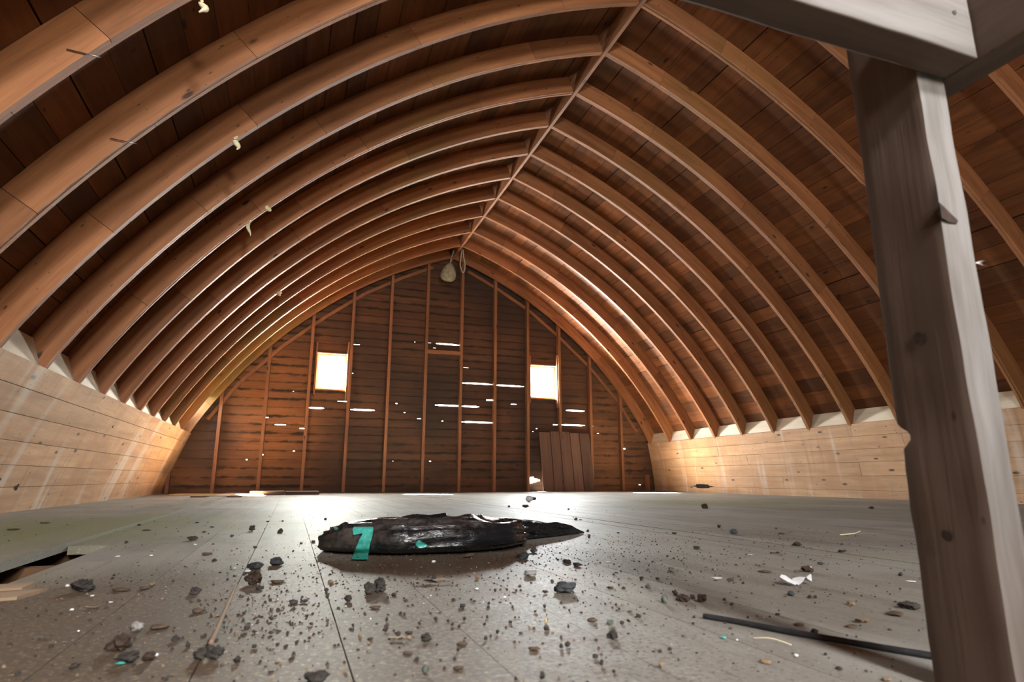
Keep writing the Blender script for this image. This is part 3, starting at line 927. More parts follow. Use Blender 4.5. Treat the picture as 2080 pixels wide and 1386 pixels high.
def gable(y_in, thick, holes, mat, name, pitch=.128, z_off=.096, gap=.004, ply_back=True, sgn=1):
    """horizontal boards; sgn +1 = far wall (faces -Y)"""
    m = MB()
    zs = [0.0, z_off]
    while zs[-1] < 4.1: zs.append(zs[-1] + pitch)
    for r, (za, zb) in enumerate(zip(zs[:-1], zs[1:])):
        hs = [h for h in holes if h[3] > za and h[2] < zb]
        cz = sorted(set([za, zb] + [z for h in hs for z in (h[2], h[3]) if za < z < zb]))
        lim = xlim(za, RD + .03)
        if lim is None: continue
        joints = [lim[0]] + sorted(x for x in STX if lim[0] < x < lim[1] and random.random() < .22) + [lim[1]]
        rn = [random.random() for _ in joints]
        for ca, cb in zip(cz[:-1], cz[1:]):
            hh = [h for h in hs if h[2] < cb - 1e-6 and h[3] > ca + 1e-6]
            cx = sorted(set(joints + [x for h in hh for x in (h[0], h[1]) if lim[0] < x < lim[1]]))
            for xa, xb in zip(cx[:-1], cx[1:]):
                mid = (xa + xb) / 2
                if any(h[0] < mid < h[1] for h in hh): continue
                q = max(i for i, j in enumerate(joints) if j <= mid)
                g1 = gap / 2 if abs(ca - za) < 1e-6 else 0
                g2 = gap / 2 if abs(cb - zb) < 1e-6 else 0
                m.box((xa, y_in, ca + g1), (xb - xa, 0, 0), (0, 0, cb - ca - g1 - g2), (0, sgn * thick, 0), rn[q], xa, ca + g1)
    # outer cladding closes the ordinary gaps
    if ply_back:
        zb_ = sorted(set([-.1, 4.2] + [z for h in holes for z in (h[2], h[3])] + [k * .128 for k in range(0, 33)]))
        for ca, cb in zip(zb_[:-1], zb_[1:]):
            lim = xlim(max(0, ca), RD + .12)
            if lim is None: continue
            hh = [h for h in holes if h[2] < cb - 1e-6 and h[3] > ca + 1e-6]
            cx = sorted(set([lim[0], lim[1]] + [x for h in hh for x in (h[0], h[1]) if lim[0] < x < lim[1]]))
            for xa, xb in zip(cx[:-1], cx[1:]):
                mid = (xa + xb) / 2
                if any(h[0] < mid < h[1] for h in hh): continue
                m.box((xa, y_in + sgn * (thick + .001), ca), (xb - xa, 0, 0), (0, 0, cb - ca), (0, sgn * .008, 0), .02, xa, ca)
    return m.build(name, mat)


holes = [W1, W2, ]
for (x0, x1, z, h) in SLITS:
    L = x1 - x0
    h *= .75
    if L > .15:
        holes.append((x0 + L * .12, x1 - L * .12, z - h / 2, z + h / 2))
        holes.append((x0, x0 + L * .12, z - h / 4, z + h / 4))
        holes.append((x1 - L * .12, x1, z - h / 4, z + h / 4))
    else:
        c_ = (x0 + x1) / 2; q_ = L * (.4 if L < .06 else .5)
        holes.append((c_ - q_, c_ + q_, z - h * .3, z + h * .3))
for k in range(6):      # broken board end: a pointed gap low down on the right
    t = k / 6
    holes.append((3.753 + .213 * t, 3.753 + .213 * (t + 1 / 6), .185 - .058 * (1 - t) - .004 * (k % 2), .185 + .06 * (1 - t) + .012 * (k == 2)))
wf = tag(gable(YF, .019, holes, M_FAR, 'wall_far'), 'far gable wall of dark weathered horizontal boards with daylight showing through gaps', 'wall', kind='structure')
wn = tag(gable(YB, .019, [B1, ADDED_LOW], M_FAR, 'wall_near', sgn=-1), 'near gable wall of horizontal boards', 'wall', kind='structure')


def stud_name(k):
    if k == 0: return 'brown wooden wall stud in the far left corner beside the knee wall'
    if k == len(STX) - 1: return 'brown wooden wall stud in the far right corner beside the knee wall'
    return f'vertical brown stud of the far gable wall, {ORD[k + 1]} counting from the left corner'


for k, x in enumerate(STX):
    off = abs(x - XC)
    # height where the arch passes over the stud (underside of the sheathing)
    th = math.asin(min(1, (off + ARC_A) / (ARC_R + .09)))
    top = (ARC_R + .09) * math.cos(th) + ARC_B
    if k == 0: top = .34
    if k == len(STX) - 1: top = .28
    m = MB()
    xx = x - .022
    if k == 0: xx += .03
    if k == len(STX) - 1: xx -= .09
    m.box((xx, YF - .092, 0.0), (0, 0, top), (.044, 0, 0), (0, .091, 0))
    tag(m.build('wall_stud', M_STUD), stud_name(k), 'stud', 'studs of the far gable wall')
m = MB()
m.box((STX[6] + .023, YF - .09, 2.215), (STX[7] - STX[6] - .046, 0, 0), (0, 0, .062), (0, .088, 0))
tag(m.build('header_board', M_STUD), 'short horizontal header between the two middle studs of the far wall', 'board')

# nailer boards following the arch on the gable, straight from stud to stud
for side in (-1, 1):
    m = MB()
    pts = [(.30, 3.70), (.80, 3.46), (1.40, 3.12), (1.98, 2.68), (2.58, 2.16), (3.12, 1.58), (3.50, 1.02)]
    for (a, b) in zip(pts[:-1], pts[1:]):
        A = Vector((XC + side * a[0], YF - .028, a[1])); B = Vector((XC + side * b[0], YF - .028, b[1]))
        d = (B - A); nrm = Vector((-d.z, 0, d.x)).normalized()
        if nrm.z < 0: nrm = -nrm
        m.box(A, d, nrm * .05, (0, .026, 0))
    nm = 'left' if side < 0 else 'right'
    tag(m.build('gable_nailer', M_STUD), f'thin board following the {nm} roof slope in straight pieces across the far wall', 'board')

# windows of the far gable
for wi, (w, nm) in enumerate(((W1, 'left'), (W2, 'right'))):
    x0, x1, z0, z1 = w
    fr = MB()
    J = .022
    fr.box((x0 - J, YF - .075, z0 - .10), (0, 0, z1 - z0 + .26), (J, 0, 0), (0, .115, 0))
    fr.box((x1, YF - .075, z0 - .16), (0, 0, z1 - z0 + .36), (J, 0, 0), (0, .115, 0))
    fr.box((x0, YF - .05, z0 - J), (x1 - x0, 0, 0), (0, 0, J), (0, .09, 0))
    fr.box((x0, YF - .04, z1), (x1 - x0, 0, 0), (0, 0, J), (0, .08, 0))
    win = fr.build('window_%d' % (wi + 1), M_STUD)
    tag(win, f'small square bright window high in the {nm} half of the far gable wall', 'window', kind='structure')
    s_ = MB(); t = .028; yy = YF + .005
    s_.box((x0 + .001, yy, z0 + .001), (0, 0, z1 - z0 - .002), (t, 0, 0), (0, .025, 0))
    s_.box((x1 - t - .001, yy, z0 + .001), (0, 0, z1 - z0 - .002), (t, 0, 0), (0, .025, 0))
    s_.box((x0 + t, yy, z0 + .001), (x1 - x0 - 2 * t, 0, 0), (0, 0, t), (0, .025, 0))
    s_.box((x0 + t, yy, z1 - t - .001), (x1 - x0 - 2 * t, 0, 0), (0, 0, t), (0, .025, 0))
    s_.build('window_sash', M_PALE, parent=win)
    g_ = MB()
    g_.box((x0 + t, yy + .011, z0 + t), (x1 - x0 - 2 * t, 0, 0), (0, 0, z1 - z0 - 2 * t), (0, .003, 0))
    g_.build('window_pane', M_GLASS, parent=win)

# plank panel leaning on the far wall
root = empty('wooden_hatch', (3.94, 9.62, 0))
tag(root, 'door-like panel of upright brown planks leaning on the far wall below the right window', 'hatch')
xa, xb = 3.955, 4.905
cuts = [0, .215, .40, .605, .79, 1.0]
for a, b in zip(cuts[:-1], cuts[1:]):
    m = MB()
    hgt = .985 + random.uniform(-.01, .012)
    m.box((xa + (xb - xa) * a + .002 - 3.94, 0, .002), (-.045, .075, hgt), ((xb - xa) * (b - a) - .010, 0, 0), (0, .02, 0))
    m.build('plank', M_PANEL, parent=root)

# ------------------------------------------------------------------ hatch rail: post and two beams close to the camera
def grid_beam(name, o, a, b, c, mat, na=40, nb=4, nc=4, amp=.0012, carve=None, seed=0):
    """beam with subdivided faces, slightly uneven; a is the long axis"""
    o = Vector(o); a = Vector(a); b = Vector(b); c = Vector(c)
    idx = {}; V = []; F = []; UVs = []
    def vert(i, j, k):
        key = (i, j, k)
        if key not in idx:
            p = o + a * (i / na) + b * (j / nb) + c * (k / nc)
            nv = noise.noise_vector(p * 14 + Vector((seed, 0, 0)))
            p = p + Vector(nv) * amp * 2
            if carve: p = carve(p, i / na, j / nb, k / nc)
            idx[key] = len(V); V.append(p)
        return idx[key]
    la, lb, lc = a.length, b.length, c.length
    def face(q, uv):
        F.append(tuple(vert(*t) for t in q)); UVs.extend(uv)
    for i in range(na):
        for j in range(nb):
            u, u2, v, v2 = i * la / na, (i + 1) * la / na, j * lb / nb, (j + 1) * lb / nb
            face([(i, j, nc), (i + 1, j, nc), (i + 1, j + 1, nc), (i, j + 1, nc)], [(u, v), (u2, v), (u2, v2), (u, v2)])
            face([(i, j + 1, 0), (i + 1, j + 1, 0), (i + 1, j, 0), (i, j, 0)], [(u, v2 + 7), (u2, v2 + 7), (u2, v + 7), (u, v + 7)])
        for k in range(nc):
            u, u2, v, v2 = i * la / na, (i + 1) * la / na, k * lc / nc, (k + 1) * lc / nc
            face([(i, 0, k), (i + 1, 0, k), (i + 1, 0, k + 1), (i, 0, k + 1)], [(u, v + 3), (u2, v + 3), (u2, v2 + 3), (u, v2 + 3)])
            face([(i, nb, k + 1), (i + 1, nb, k + 1), (i + 1, nb, k), (i, nb, k)], [(u, v2 + 5), (u2, v2 + 5), (u2, v + 5), (u, v + 5)])
    for j in range(nb):
        for k in range(nc):
            v, v2, w_, w2 = j * lb / nb, (j + 1) * lb / nb, k * lc / nc, (k + 1) * lc / nc
            face([(0, j, k), (0, j, k + 1), (0, j + 1, k + 1), (0, j + 1, k)], [(w_, v), (w2, v), (w2, v2), (w_, v2)])
            face([(na, j + 1, k), (na, j + 1, k + 1), (na, j, k + 1), (na, j, k)], [(w_, v2), (w2, v2), (w2, v), (w_, v)])
    me = bpy.data.meshes.new(name)
    me.from_pydata([tuple(v) for v in V], [], F)
    bm = bmesh.new(); bm.from_mesh(me); bmesh.ops.recalc_face_normals(bm, faces=bm.faces); bm.to_mesh(me); bm.free()
    uvl = me.uv_layers.new(name='UVMap')
    an, bn, cn = a.normalized(), b.normalized(), c.normalized()
    for pl in me.polygons:
        nb_, nc_ = abs(pl.normal.dot(bn)), abs(pl.normal.dot(cn))
        ax, of = (cn, 0.0) if nb_ > nc_ else (bn, 3.0)
        for li in pl.loop_indices:
            co = me.vertices[me.loops[li].vertex_index].co
            uvl.data[li].uv = (co.dot(an), co.dot(ax) + of)
    at = me.attributes.new('rnd', 'FLOAT', 'FACE')
    r = random.random()
    for i in range(len(me.polygons)): at.data[i].value = r; me.polygons[i].use_smooth = True
    me.materials.append(mat)
    ob = bpy.data.objects.new(name, me); COL.objects.link(ob)
    md = ob.modifiers.new('edge', 'BEVEL'); md.width = .0022; md.segments = 2; md.limit_method = 'ANGLE'; md.angle_limit = math.radians(50)
    return ob


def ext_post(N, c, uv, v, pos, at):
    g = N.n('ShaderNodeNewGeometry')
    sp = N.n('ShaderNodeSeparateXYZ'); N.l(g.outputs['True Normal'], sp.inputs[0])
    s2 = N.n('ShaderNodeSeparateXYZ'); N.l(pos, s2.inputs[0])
    f = N.step(sp.outputs[1], -.9, -.6, .85, 0)  # faces toward the viewer painted paler, as if lit from behind the camera
    f = N.math('MULTIPLY', f, N.step(s2.outputs[2], .02, .30, .45, 1))  # the painted light fades toward the foot
    lit_tone = N.ramp(N.noise(N.scaled(uv, (3, 40, 1)), 1.0, 4, .6), [(.35, (.11, .10, .095)), (.7, (.215, .20, .195))])
    c = N.mix(f, c, lit_tone)
    d = N.step(N.noise(N.scaled(uv, (2, 9, 1)), 1.0, 4, .6), .45, .65)
    return N.mix(N.math('MULTIPLY', d, .5), c, (.05, .03, .022, 1))


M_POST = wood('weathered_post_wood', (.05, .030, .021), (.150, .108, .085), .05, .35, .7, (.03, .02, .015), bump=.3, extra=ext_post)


def carve_post(p, i, j, k):
    # i: height, j: across Y (0 near camera), k: across X
    z = p.z
    if j > .99 and k < .6:
        if .252 < z < .276: p.y -= .014 * math.sin((z - .252) / .024 * math.pi) ** .6   # notch in the far edge
        elif z < .252: p.y -= .003
    if j > .99: p.y -= .0016 * abs(noise.noise(Vector((z * 22, 3, 0))))
    if j < .01 and k < .01: p.y += .0015 + .0015 * noise.noise(Vector((z * 9, 0, 0)))
    return p


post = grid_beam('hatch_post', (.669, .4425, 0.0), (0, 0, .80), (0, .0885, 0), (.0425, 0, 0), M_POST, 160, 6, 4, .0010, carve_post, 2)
tag(post, 'grey weathered upright wooden post close in the right foreground', 'post')
# dark knot recesses
for (yy, zz, r) in ((.487, .373, .009), (.489, .372 - .215, .0065)):
    vs = []; N_ = 20
    for t in range(N_):
        a = 2 * math.pi * t / N_
        q = 1 + .18 * math.sin(2 * a + 1) + .04 * math.sin(3 * a)
        vs.append((.6662, yy + r * .8 * math.cos(a) * q, zz + r * math.sin(a) * q))
    tag(mesh_obj('knot', vs, [tuple(range(N_))], M_KNOT_SHADE, parent=post, smooth=False))
vs = [(.6655, .4405, .521), (.679, .4408, .512), (.692, .4410, .503), (.690, .4410, .499), (.676, .4408, .4985), (.6655, .4405, .502), (.6660, .4455, .508)]
tag(mesh_obj('notch_shade', vs, [(0, 1, 2, 3, 4, 5), (0, 5, 6)], M_KNOT_SHADE, parent=post, smooth=False))  # flat dark patch painting the shade of a chipped notch
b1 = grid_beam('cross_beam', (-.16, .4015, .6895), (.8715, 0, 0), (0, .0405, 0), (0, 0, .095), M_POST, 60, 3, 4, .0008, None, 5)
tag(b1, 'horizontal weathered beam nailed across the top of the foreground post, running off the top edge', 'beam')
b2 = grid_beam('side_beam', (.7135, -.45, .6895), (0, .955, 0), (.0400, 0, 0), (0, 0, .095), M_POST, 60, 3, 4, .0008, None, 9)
tag(b2, 'short dark beam running toward the viewer from the top of the foreground post', 'beam')
for (xx, zz) in ((.672, .775), (.682, .742)):
    bm = bmesh.new()
    bmesh.ops.create_cone(bm, cap_ends=True, segments=14, radius1=.0032, radius2=.0026, depth=.002)
    bmesh.ops.rotate(bm, verts=bm.verts, cent=(0, 0, 0), matrix=Matrix.Rotation(math.radians(90), 3, 'X'))
    bmesh.ops.translate(bm, verts=bm.verts, vec=(xx, .4005, zz))
    me = bpy.data.meshes.new('nail_head'); bm.to_mesh(me); bm.free(); me.materials.append(M_METAL)
    o = bpy.data.objects.new('nail_head', me); COL.objects.link(o); o.parent = b1

# ------------------------------------------------------------------ black bag
def lerp(a, b, t): return a + (b - a) * t


def keyed(keys, t):
    for (a, b) in zip(keys[:-1], keys[1:]):
        if t <= b[0]:
            q = (t - a[0]) / (b[0] - a[0]); q = q * q * (3 - 2 * q)
            return [lerp(u, v, q) for u, v in zip(a[1:], b[1:])]
    return list(keys[-1][1:])


# t, centre x, centre y, half width, height, fold depth
BK = [(0, .125, 2.05, .03, .035, 0), (.03, .145, 2.03, .08, .068, .1), (.10, .20, 2.00, .125, .088, .2), (.25, .33, 1.93, .145, .094, .3), (.42, .47, 1.92, .150, .098, .4),
      (.52, .56, 1.94, .145, .092, .6), (.60, .65, 2.01, .115, .078, .9), (.66, .72, 2.10, .065, .062, 1.2), (.70, .765, 2.15, .040, .055, 1.2), (.76, .83, 2.20, .050, .052, 1.1), (.86, .96, 2.27, .050, .036, 1.0), (.94, 1.06, 2.31, .030, .028, .6), (1, 1.125, 2.325, .008, .008, 0)]
NL, NR = 150, 64
bv = []; bf = []
for i in range(NL + 1):
    t = i / NL
    cx, cy_, hw, hh, fd = keyed(BK, t)
    c2 = keyed(BK, min(1, t + .01)); c1 = keyed(BK, max(0, t - .01))
    dx, dy = c2[0] - c1[0], c2[1] - c1[1]
    L = math.hypot(dx, dy) or 1
    nx, ny = -dy / L, dx / L
    for j in range(NR):
        a = 2 * math.pi * j / NR
        ca, sa = math.cos(a), math.sin(a)
        w = hw * math.copysign(abs(ca) ** .85, ca)
        z = hh * .5 + hh * .5 * math.copysign(abs(sa) ** (.75 if sa > 0 else .55), sa)
        p = Vector((cx + nx * w, cy_ + ny * w, z))
        n1 = noise.noise(Vector((t * 16, a * 1.3, 3)))
        n2 = noise.noise(Vector((t * 5.0, math.cos(a) * 4.5, math.sin(a) * 4.5 + 9)))
        ridge = 1 - abs(noise.noise(Vector((t * 4.5 + a * .5, math.cos(a) * 7, 20 + math.sin(a) * 7)))) * 2
        k = .006 * n1 + .013 * n2 * (.5 + fd) + .016 * (ridge - .5) * (.35 + fd) + .006 * noise.noise(Vector((t * 9, math.cos(a) * 16, math.sin(a) * 16)))
        # gathers running diagonally where the bag is twisted into its tail
        if t > .45: k += .010 * math.sin(a * 5 + t * 26) * min(1, (t - .45) * 6) * (1 - t) * 1.6
        zf = max(0, min(1, z / .02))
        out = Vector((nx * ca, ny * ca, max(0, sa)))
        p += out * k * zf * min(1, hw / .05)
        if p.z < .0015: p.z = .0015
        bv.append(p)
for i in range(NL):
    for j in range(NR):
        j2 = (j + 1) % NR
        bf.append((i * NR + j, (i + 1) * NR + j, (i + 1) * NR + j2, i * NR + j2))
bf.append(tuple(range(NR))); bf.append(tuple(reversed(range(NL * NR, NL * NR + NR))))
bagroot = empty('rubbish_bag', (0, 0, 0))
tag(bagroot, 'crumpled black plastic bag lying on the floor, with a twisted empty tail', 'bag')
bag = mesh_obj('bag_body', bv, bf, M_BAG, parent=bagroot)
bvh = BVHTree.FromPolygons([tuple(v) for v in bv], bf)
# raised seam along the top edge and a torn flap at the closed end
def px_dir(x, y):
    return (FV + RV * ((x - 1040) / FPX) - UV_ * ((y - 693) / FPX)).normalized()


def drape(name, poly_rows, mat, lift=.004, floor_ok=True):
    """sheet laid on the bag's near side; rows of (xl, xr, y) as seen from the front"""
    vs = []; fs = []
    K = 8
    o = Vector((0, 0, CAMH))
    rows = []
    for a, b in zip(poly_rows[:-1], poly_rows[1:]):
        n = max(1, int(abs(b[2] - a[2]) / 2.0))
        for q in range(n): rows.append([lerp(u, v, q / n) for u, v in zip(a, b)])
    rows.append(list(poly_rows[-1]))
    for ri, (xl, xr, y) in enumerate(rows):
        for k in range(K + 1):
            x = lerp(xl, xr, k / K)
            d = px_dir(x, y)
            hit = bvh.ray_cast(o, d)
            tf = (-(CAMH) + .004) / d.z if d.z < 0 else 99
            if hit[0] is not None and (hit[0] - o).length < tf: dist = (hit[0] - o).length
            else: dist = min(tf, 1.95 if hit[0] is None and tf > 2.2 else tf)
            p = o + d * (dist - lift - .002 * noise.noise(Vector((x * .12, y * .1, 1))))
            vs.append(p)
    back = [Vector((v.x, v.y + .0012, v.z)) for v in vs]
    n0 = len(vs)
    R = len(rows)
    for i in range(R - 1):
        for k in range(K):
            a = i * (K + 1) + k
            fs.append((a, a + 1, a + K + 2, a + K + 1))
            fs.append((n0 + a, n0 + a + K + 1, n0 + a + K + 2, n0 + a + 1))
    return mesh_obj(name, vs + back, fs, mat, parent=bagroot)


drape('teal_strip', [(735, 758, 1071), (735, 758, 1078), (736, 757, 1086), (731, 755, 1094), (727, 752, 1104), (722, 750, 1116), (718, 748, 1127), (714, 747, 1137)], M_TEAL)
drape('teal_tab', [(719, 758, 1070.5), (716, 745, 1076), (717, 738, 1083), (718, 722, 1087)], M_TEAL, lift=.007)
drape('teal_patch', [(850, 852, 1098), (846, 858, 1102), (844, 868, 1107), (848, 865, 1111), (852, 858, 1114)], M_TEAL, lift=.003)
drape('teal_corner', [(681, 685, 1070), (679, 687, 1074), (680, 684, 1077)], M_TEAL, lift=.003)
drape('dry_leaf', [(952, 964, 1124), (946, 962, 1119 + 9), (942, 956, 1131)], M_TAN, lift=.003)

# ------------------------------------------------------------------ tubes
def tube(name, pts, r, mat, parent=None, seg=10, closed=False, taper=None):
    vs = []; fs = []
    pts = [Vector(p) for p in pts]
    n = len(pts)
    for i, p in enumerate(pts):
        t = (pts[min(i + 1, n - 1)] - pts[max(i - 1, 0)]).normalized()
        up = Vector((0, 0, 1)) if abs(t.z) < .9 else Vector((1, 0, 0))
        a = t.cross(up).normalized(); b = a.cross(t)
        rr = r * (taper(i / (n - 1)) if taper else 1)
        for k in range(seg):
            an = 2 * math.pi * k / seg
            vs.append(p + a * rr * math.cos(an) + b * rr * math.sin(an))
    for i in range(n - 1):
        for k in range(seg):
            k2 = (k + 1) % seg
            fs.append((i * seg + k, i * seg + k2, (i + 1) * seg + k2, (i + 1) * seg + k))
    fs.append(tuple(reversed(range(seg)))); fs.append(tuple(range((n - 1) * seg, n * seg)))
    return mesh_obj(name, vs, fs, mat, parent)


def smooth_path(pts, k=8):
    pts = [Vector(p) for p in pts]; out = []
    P = [pts[0]] + pts + [pts[-1]]
    for i in range(1, len(P) - 2):
        p0, p1, p2, p3 = P[i - 1], P[i], P[i + 1], P[i + 2]
        for q in range(k):
            t = q / k
            out.append(.5 * ((2 * p1) + (-p0 + p2) * t + (2 * p0 - 5 * p1 + 4 * p2 - p3) * t * t + (-p0 + 3 * p1 - 3 * p2 + p3) * t ** 3))
    out.append(P[-2])
    return out


cp = [(.632, .877, .0048), (.657, .826, .0045), (.683, .754, .0045), (.71, .695, .0045), (.736, .643, .0045), (.78, .560, .0045), (.84, .45, .0045), (.95, .25, .0045)]
tag(tube('black_cord', smooth_path(cp), .0042, M_RUBBER), 'black rubber cord lying on the floor and running behind the foreground post', 'cord')
tag(tube('wood_splinter', smooth_path([(-.088, 1.435, .003), (-.086, 1.25, .004), (-.085, 1.153, .003), (-.083, .958, .003)]), .0030, M_WORN), 'long thin tan wood splinter lying between the boards in the left foreground', 'splinter')
tag(tube('pale_twig', smooth_path([(2.04, 1.925, .003), (2.09, 1.918, .006), (2.14, 1.945, .004), (2.20, 1.974, .009)]), .0022, M_WISP), 'thin pale forked straw twig on the far side of the open board seam', 'twig')
tag(tube('straw', smooth_path([(.615, .745, .003), (.628, .725, .006), (.638, .70, .003)]), .0007, M_WISP), 'thin yellow straw just in front of the black cord', 'straw')


def sheet(name, cx, cy_, L, W_, mat, rot=0, curl=.01, seed=0, nL=14, nW=6, jag=.2, z0=.002):
    vs = []; fs = []
    c, s = math.cos(rot), math.sin(rot)
    for i in range(nL + 1):
        u = i / nL - .5
        wj = (1 - abs(u * 2) ** 3) * (1 + jag * noise.noise(Vector((u * 6, seed, 0))))
        for j in range(nW + 1):
            v = (j / nW - .5) * W_ * max(.08, wj)
            z = z0 + curl * (abs(noise.noise(Vector((u * 3 + seed, v * 20, seed * 2)))) * 1.6 + (abs(u) * 2) ** 2 * .5)
            x = u * L; y = v + L * .05 * noise.noise(Vector((u * 4, seed, 5)))
            vs.append(Vector((cx + x * c - y * s, cy_ + x * s + y * c, z)))
    n0 = len(vs)
    vs += [v + Vector((0, 0, .0009)) for v in vs]
    w = nW + 1
    for i in range(nL):
        for j in range(nW):
            a = i * w + j
            fs.append((a, a + w, a + w + 1, a + 1)); fs.append((n0 + a, n0 + a + 1, n0 + a + w + 1, n0 + a + w))
    return mesh_obj(name, vs, fs, mat)


tag(sheet('torn_scrap', 1.01, 1.08, .085, .032, M_WHITE, 0.0, .012, 3, jag=.9), 'torn white plastic scrap on the floor right of the bag', 'scrap')
tag(sheet('curled_strip', .300, 1.345, .10, .016, M_TAN, -.05, .010, 6), 'long curled tan strip of bark below the middle of the bag', 'bark')
m = MB()
for (a, b, c, d) in (((-.62, 1.38, .0), (.17, .03, .0), (.02, .09, .0), (0, 0, .006)), ((-.57, 1.47, .0), (.10, .02, .0), (.0, .07, .0), (0, 0, .010))):
    m.box(a, b, c, d)
tag(m.build('broken_board', M_WORN), 'broken tan board piece at the left edge in front of the floor gap', 'board')

# flat planks on the far floor
for (o_, a_, b_, c_, lab_) in (((-.47, 8.55, .001), (.41, .05, 0), (-.01, .62, 0), (0, 0, .045), 'left of two short dark dusty planks lying flat at the foot of the far wall'),
                               ((-.05, 8.60, .001), (.42, .02, 0), (0, .60, 0), (0, 0, .040), 'right of two short dark dusty planks lying flat at the foot of the far wall')):
    m = MB()
    m.box(o_, a_, b_, c_)
    tag(m.build('short_plank', M_PANEL), lab_, 'plank', 'short planks at the foot of the far wall')
m = MB()
m.box((-1.40, 8.75, .001), (1.05, -.35, 0), (.06, .22, 0), (0, 0, .014))
tag(m.build('floor_lath', M_PALE), 'thin pale board lying flat near the far left corner', 'board')
m = MB()
m.box((-1.03, 7.75, .001), (.52, -.06, 0), (.01, .07, 0), (0, 0, .014))
tag(m.build('floor_lath', M_PANEL), 'thin dark lath lying in front of the pale board near the far left corner', 'board')

# light bulb on the far floor
def lathe(name, prof, mat, parent=None, seg=24):
    vs = []; fs = []
    for (r, z) in prof:
        for k in range(seg):
            a = 2 * math.pi * k / seg
            vs.append((r * math.cos(a), r * math.sin(a), z))
    n = len(prof)
    for i in range(n - 1):
        for k in range(seg):
            k2 = (k + 1) % seg
            fs.append((i * seg + k, i * seg + k2, (i + 1) * seg + k2, (i + 1) * seg + k))
    fs.append(tuple(reversed(range(seg)))); fs.append(tuple(range((n - 1) * seg, n * seg)))
    return mesh_obj(name, vs, fs, mat, parent)


bulb = empty('light_bulb', (2.135, 5.5, .03))
tag(bulb, 'small white light bulb with a dark base lying on the far floor', 'light bulb')
lathe('glass_bulb', [(.002, -.055), (.016, -.051), (.026, -.040), (.030, -.026), (.028, -.010), (.020, .006), (.014, .018)], plain('frosted_glass', (.5, .52, .55), (.6, .62, .65), 20, .2, .05, .5), bulb)
lathe('screw_base', [(.014, .018), (.0145, .024), (.013, .027), (.0145, .031), (.013, .036), (.012, .042), (.005, .047)], M_RUBBER, bulb)
bulb.rotation_euler = (math.radians(88), math.radians(0), math.radians(68))

# ------------------------------------------------------------------ things hanging from roof
nest = empty('hanging_nest', (2.21, 9.42, 3.50))
tag(nest, 'grey papery round nest with a dark opening hanging under the far end of the ridge', 'nest')
shell = lathe('nest_shell', [(.008, .20), (.03, .185), (.075, .14), (.11, .07), (.128, 0), (.125, -.05), (.10, -.09), (.06, -.11), (.05, -.105), (.045, -.06), (.04, -.02)], M_NEST, nest, 32)
for v in shell.data.vertices:
    k = 1 + .10 * noise.noise(Vector(v.co) * 14)
    v.co.x *= k; v.co.y *= k
tube('nest_stem', [(0, 0, .19), (.01, .02, .28), (.03, .0, .42)], .012, M_NEST, nest)
nest.rotation_euler = (math.radians(14), math.radians(4), 0)
loop = [(2.40, 9.30, 3.93), (2.385, 9.30, 3.78), (2.375, 9.30, 3.66), (2.40, 9.30, 3.56), (2.425, 9.30, 3.52), (2.45, 9.30, 3.57), (2.455, 9.30, 3.68), (2.43, 9.30, 3.80), (2.42, 9.30, 3.93)]
tag(tube('hanging_rope', smooth_path(loop), .010, M_ROPE), 'pale looped rope end hanging from the far end of the ridge beside the nest', 'rope')

def wisp(x, y, z, L, lab, r=.010):
    pts = [(x, y, z + L * .1)]
    a = random.uniform(0, 6)
    for k in range(1, 7):
        pts.append((x + .012 * math.sin(a + k), y + .006 * math.cos(a + k), z + L * .1 - L * k / 6))
    o = tube('hanging_husk', smooth_path(pts, 4), r, M_WISP, seg=8, taper=lambda t: .35 + 1.0 * math.sin(math.pi * min(1, t * 1.05)) ** 1.3)
    tag(o, lab, 'husk', 'pale husks hanging from the rafters')


wisp(-.435, 3.520, 2.125, .085, 'curled pale husk hanging from a left rafter high up, the plumpest one', .012)
wisp(-.438, 4.775, 2.13, .13, 'long thin yellowish husk hanging from a left rafter below the plump one')
wisp(-.475, 2.395, 2.085, .06, 'pale twisted husk hanging near the top edge from the left rafters')
wisp(-.318, 4.760, 2.262, .04, 'small pale tuft stuck to the underside of a left rafter', .014)
wisp(-.275, 7.205, 2.295, .05, 'small pale tuft on a far left rafter, above the left window', .018)
for (x, y, z, lab) in ((-.816, 2.325, 1.70, 'steel nail sticking out sideways from a rafter at the upper left corner'), (-.823, 2.93, 1.69, 'steel nail sticking out sideways below the one in the upper left corner')):
    tag(tube('bent_nail', [(x - .05, y - .01, z + .004), (x + .02, y - .01, z), (x + .055, y - .012, z - .004)], .0022, M_METAL), lab, 'nail')
# cobweb tuft on the post edge
cw = MB()
vs = []; fs = []
rt = random.Random(4)
for k in range(9):
    a = rt.uniform(-.5, .6)
    L = rt.uniform(.006, .018)
    p = Vector((.7125, .443, .455)); q = p + Vector((L * math.cos(a), -.002, L * math.sin(a) * .6))
    i = len(vs)
    vs += [p, p + Vector((0, 0, .0006)), q, q + Vector((0, .0003, .0003))]
    fs += [(i, i + 1, i + 3, i + 2), (i, i + 2, i + 3)]
tag(mesh_obj('cobweb_tuft', vs, fs, M_WEB, parent=post))

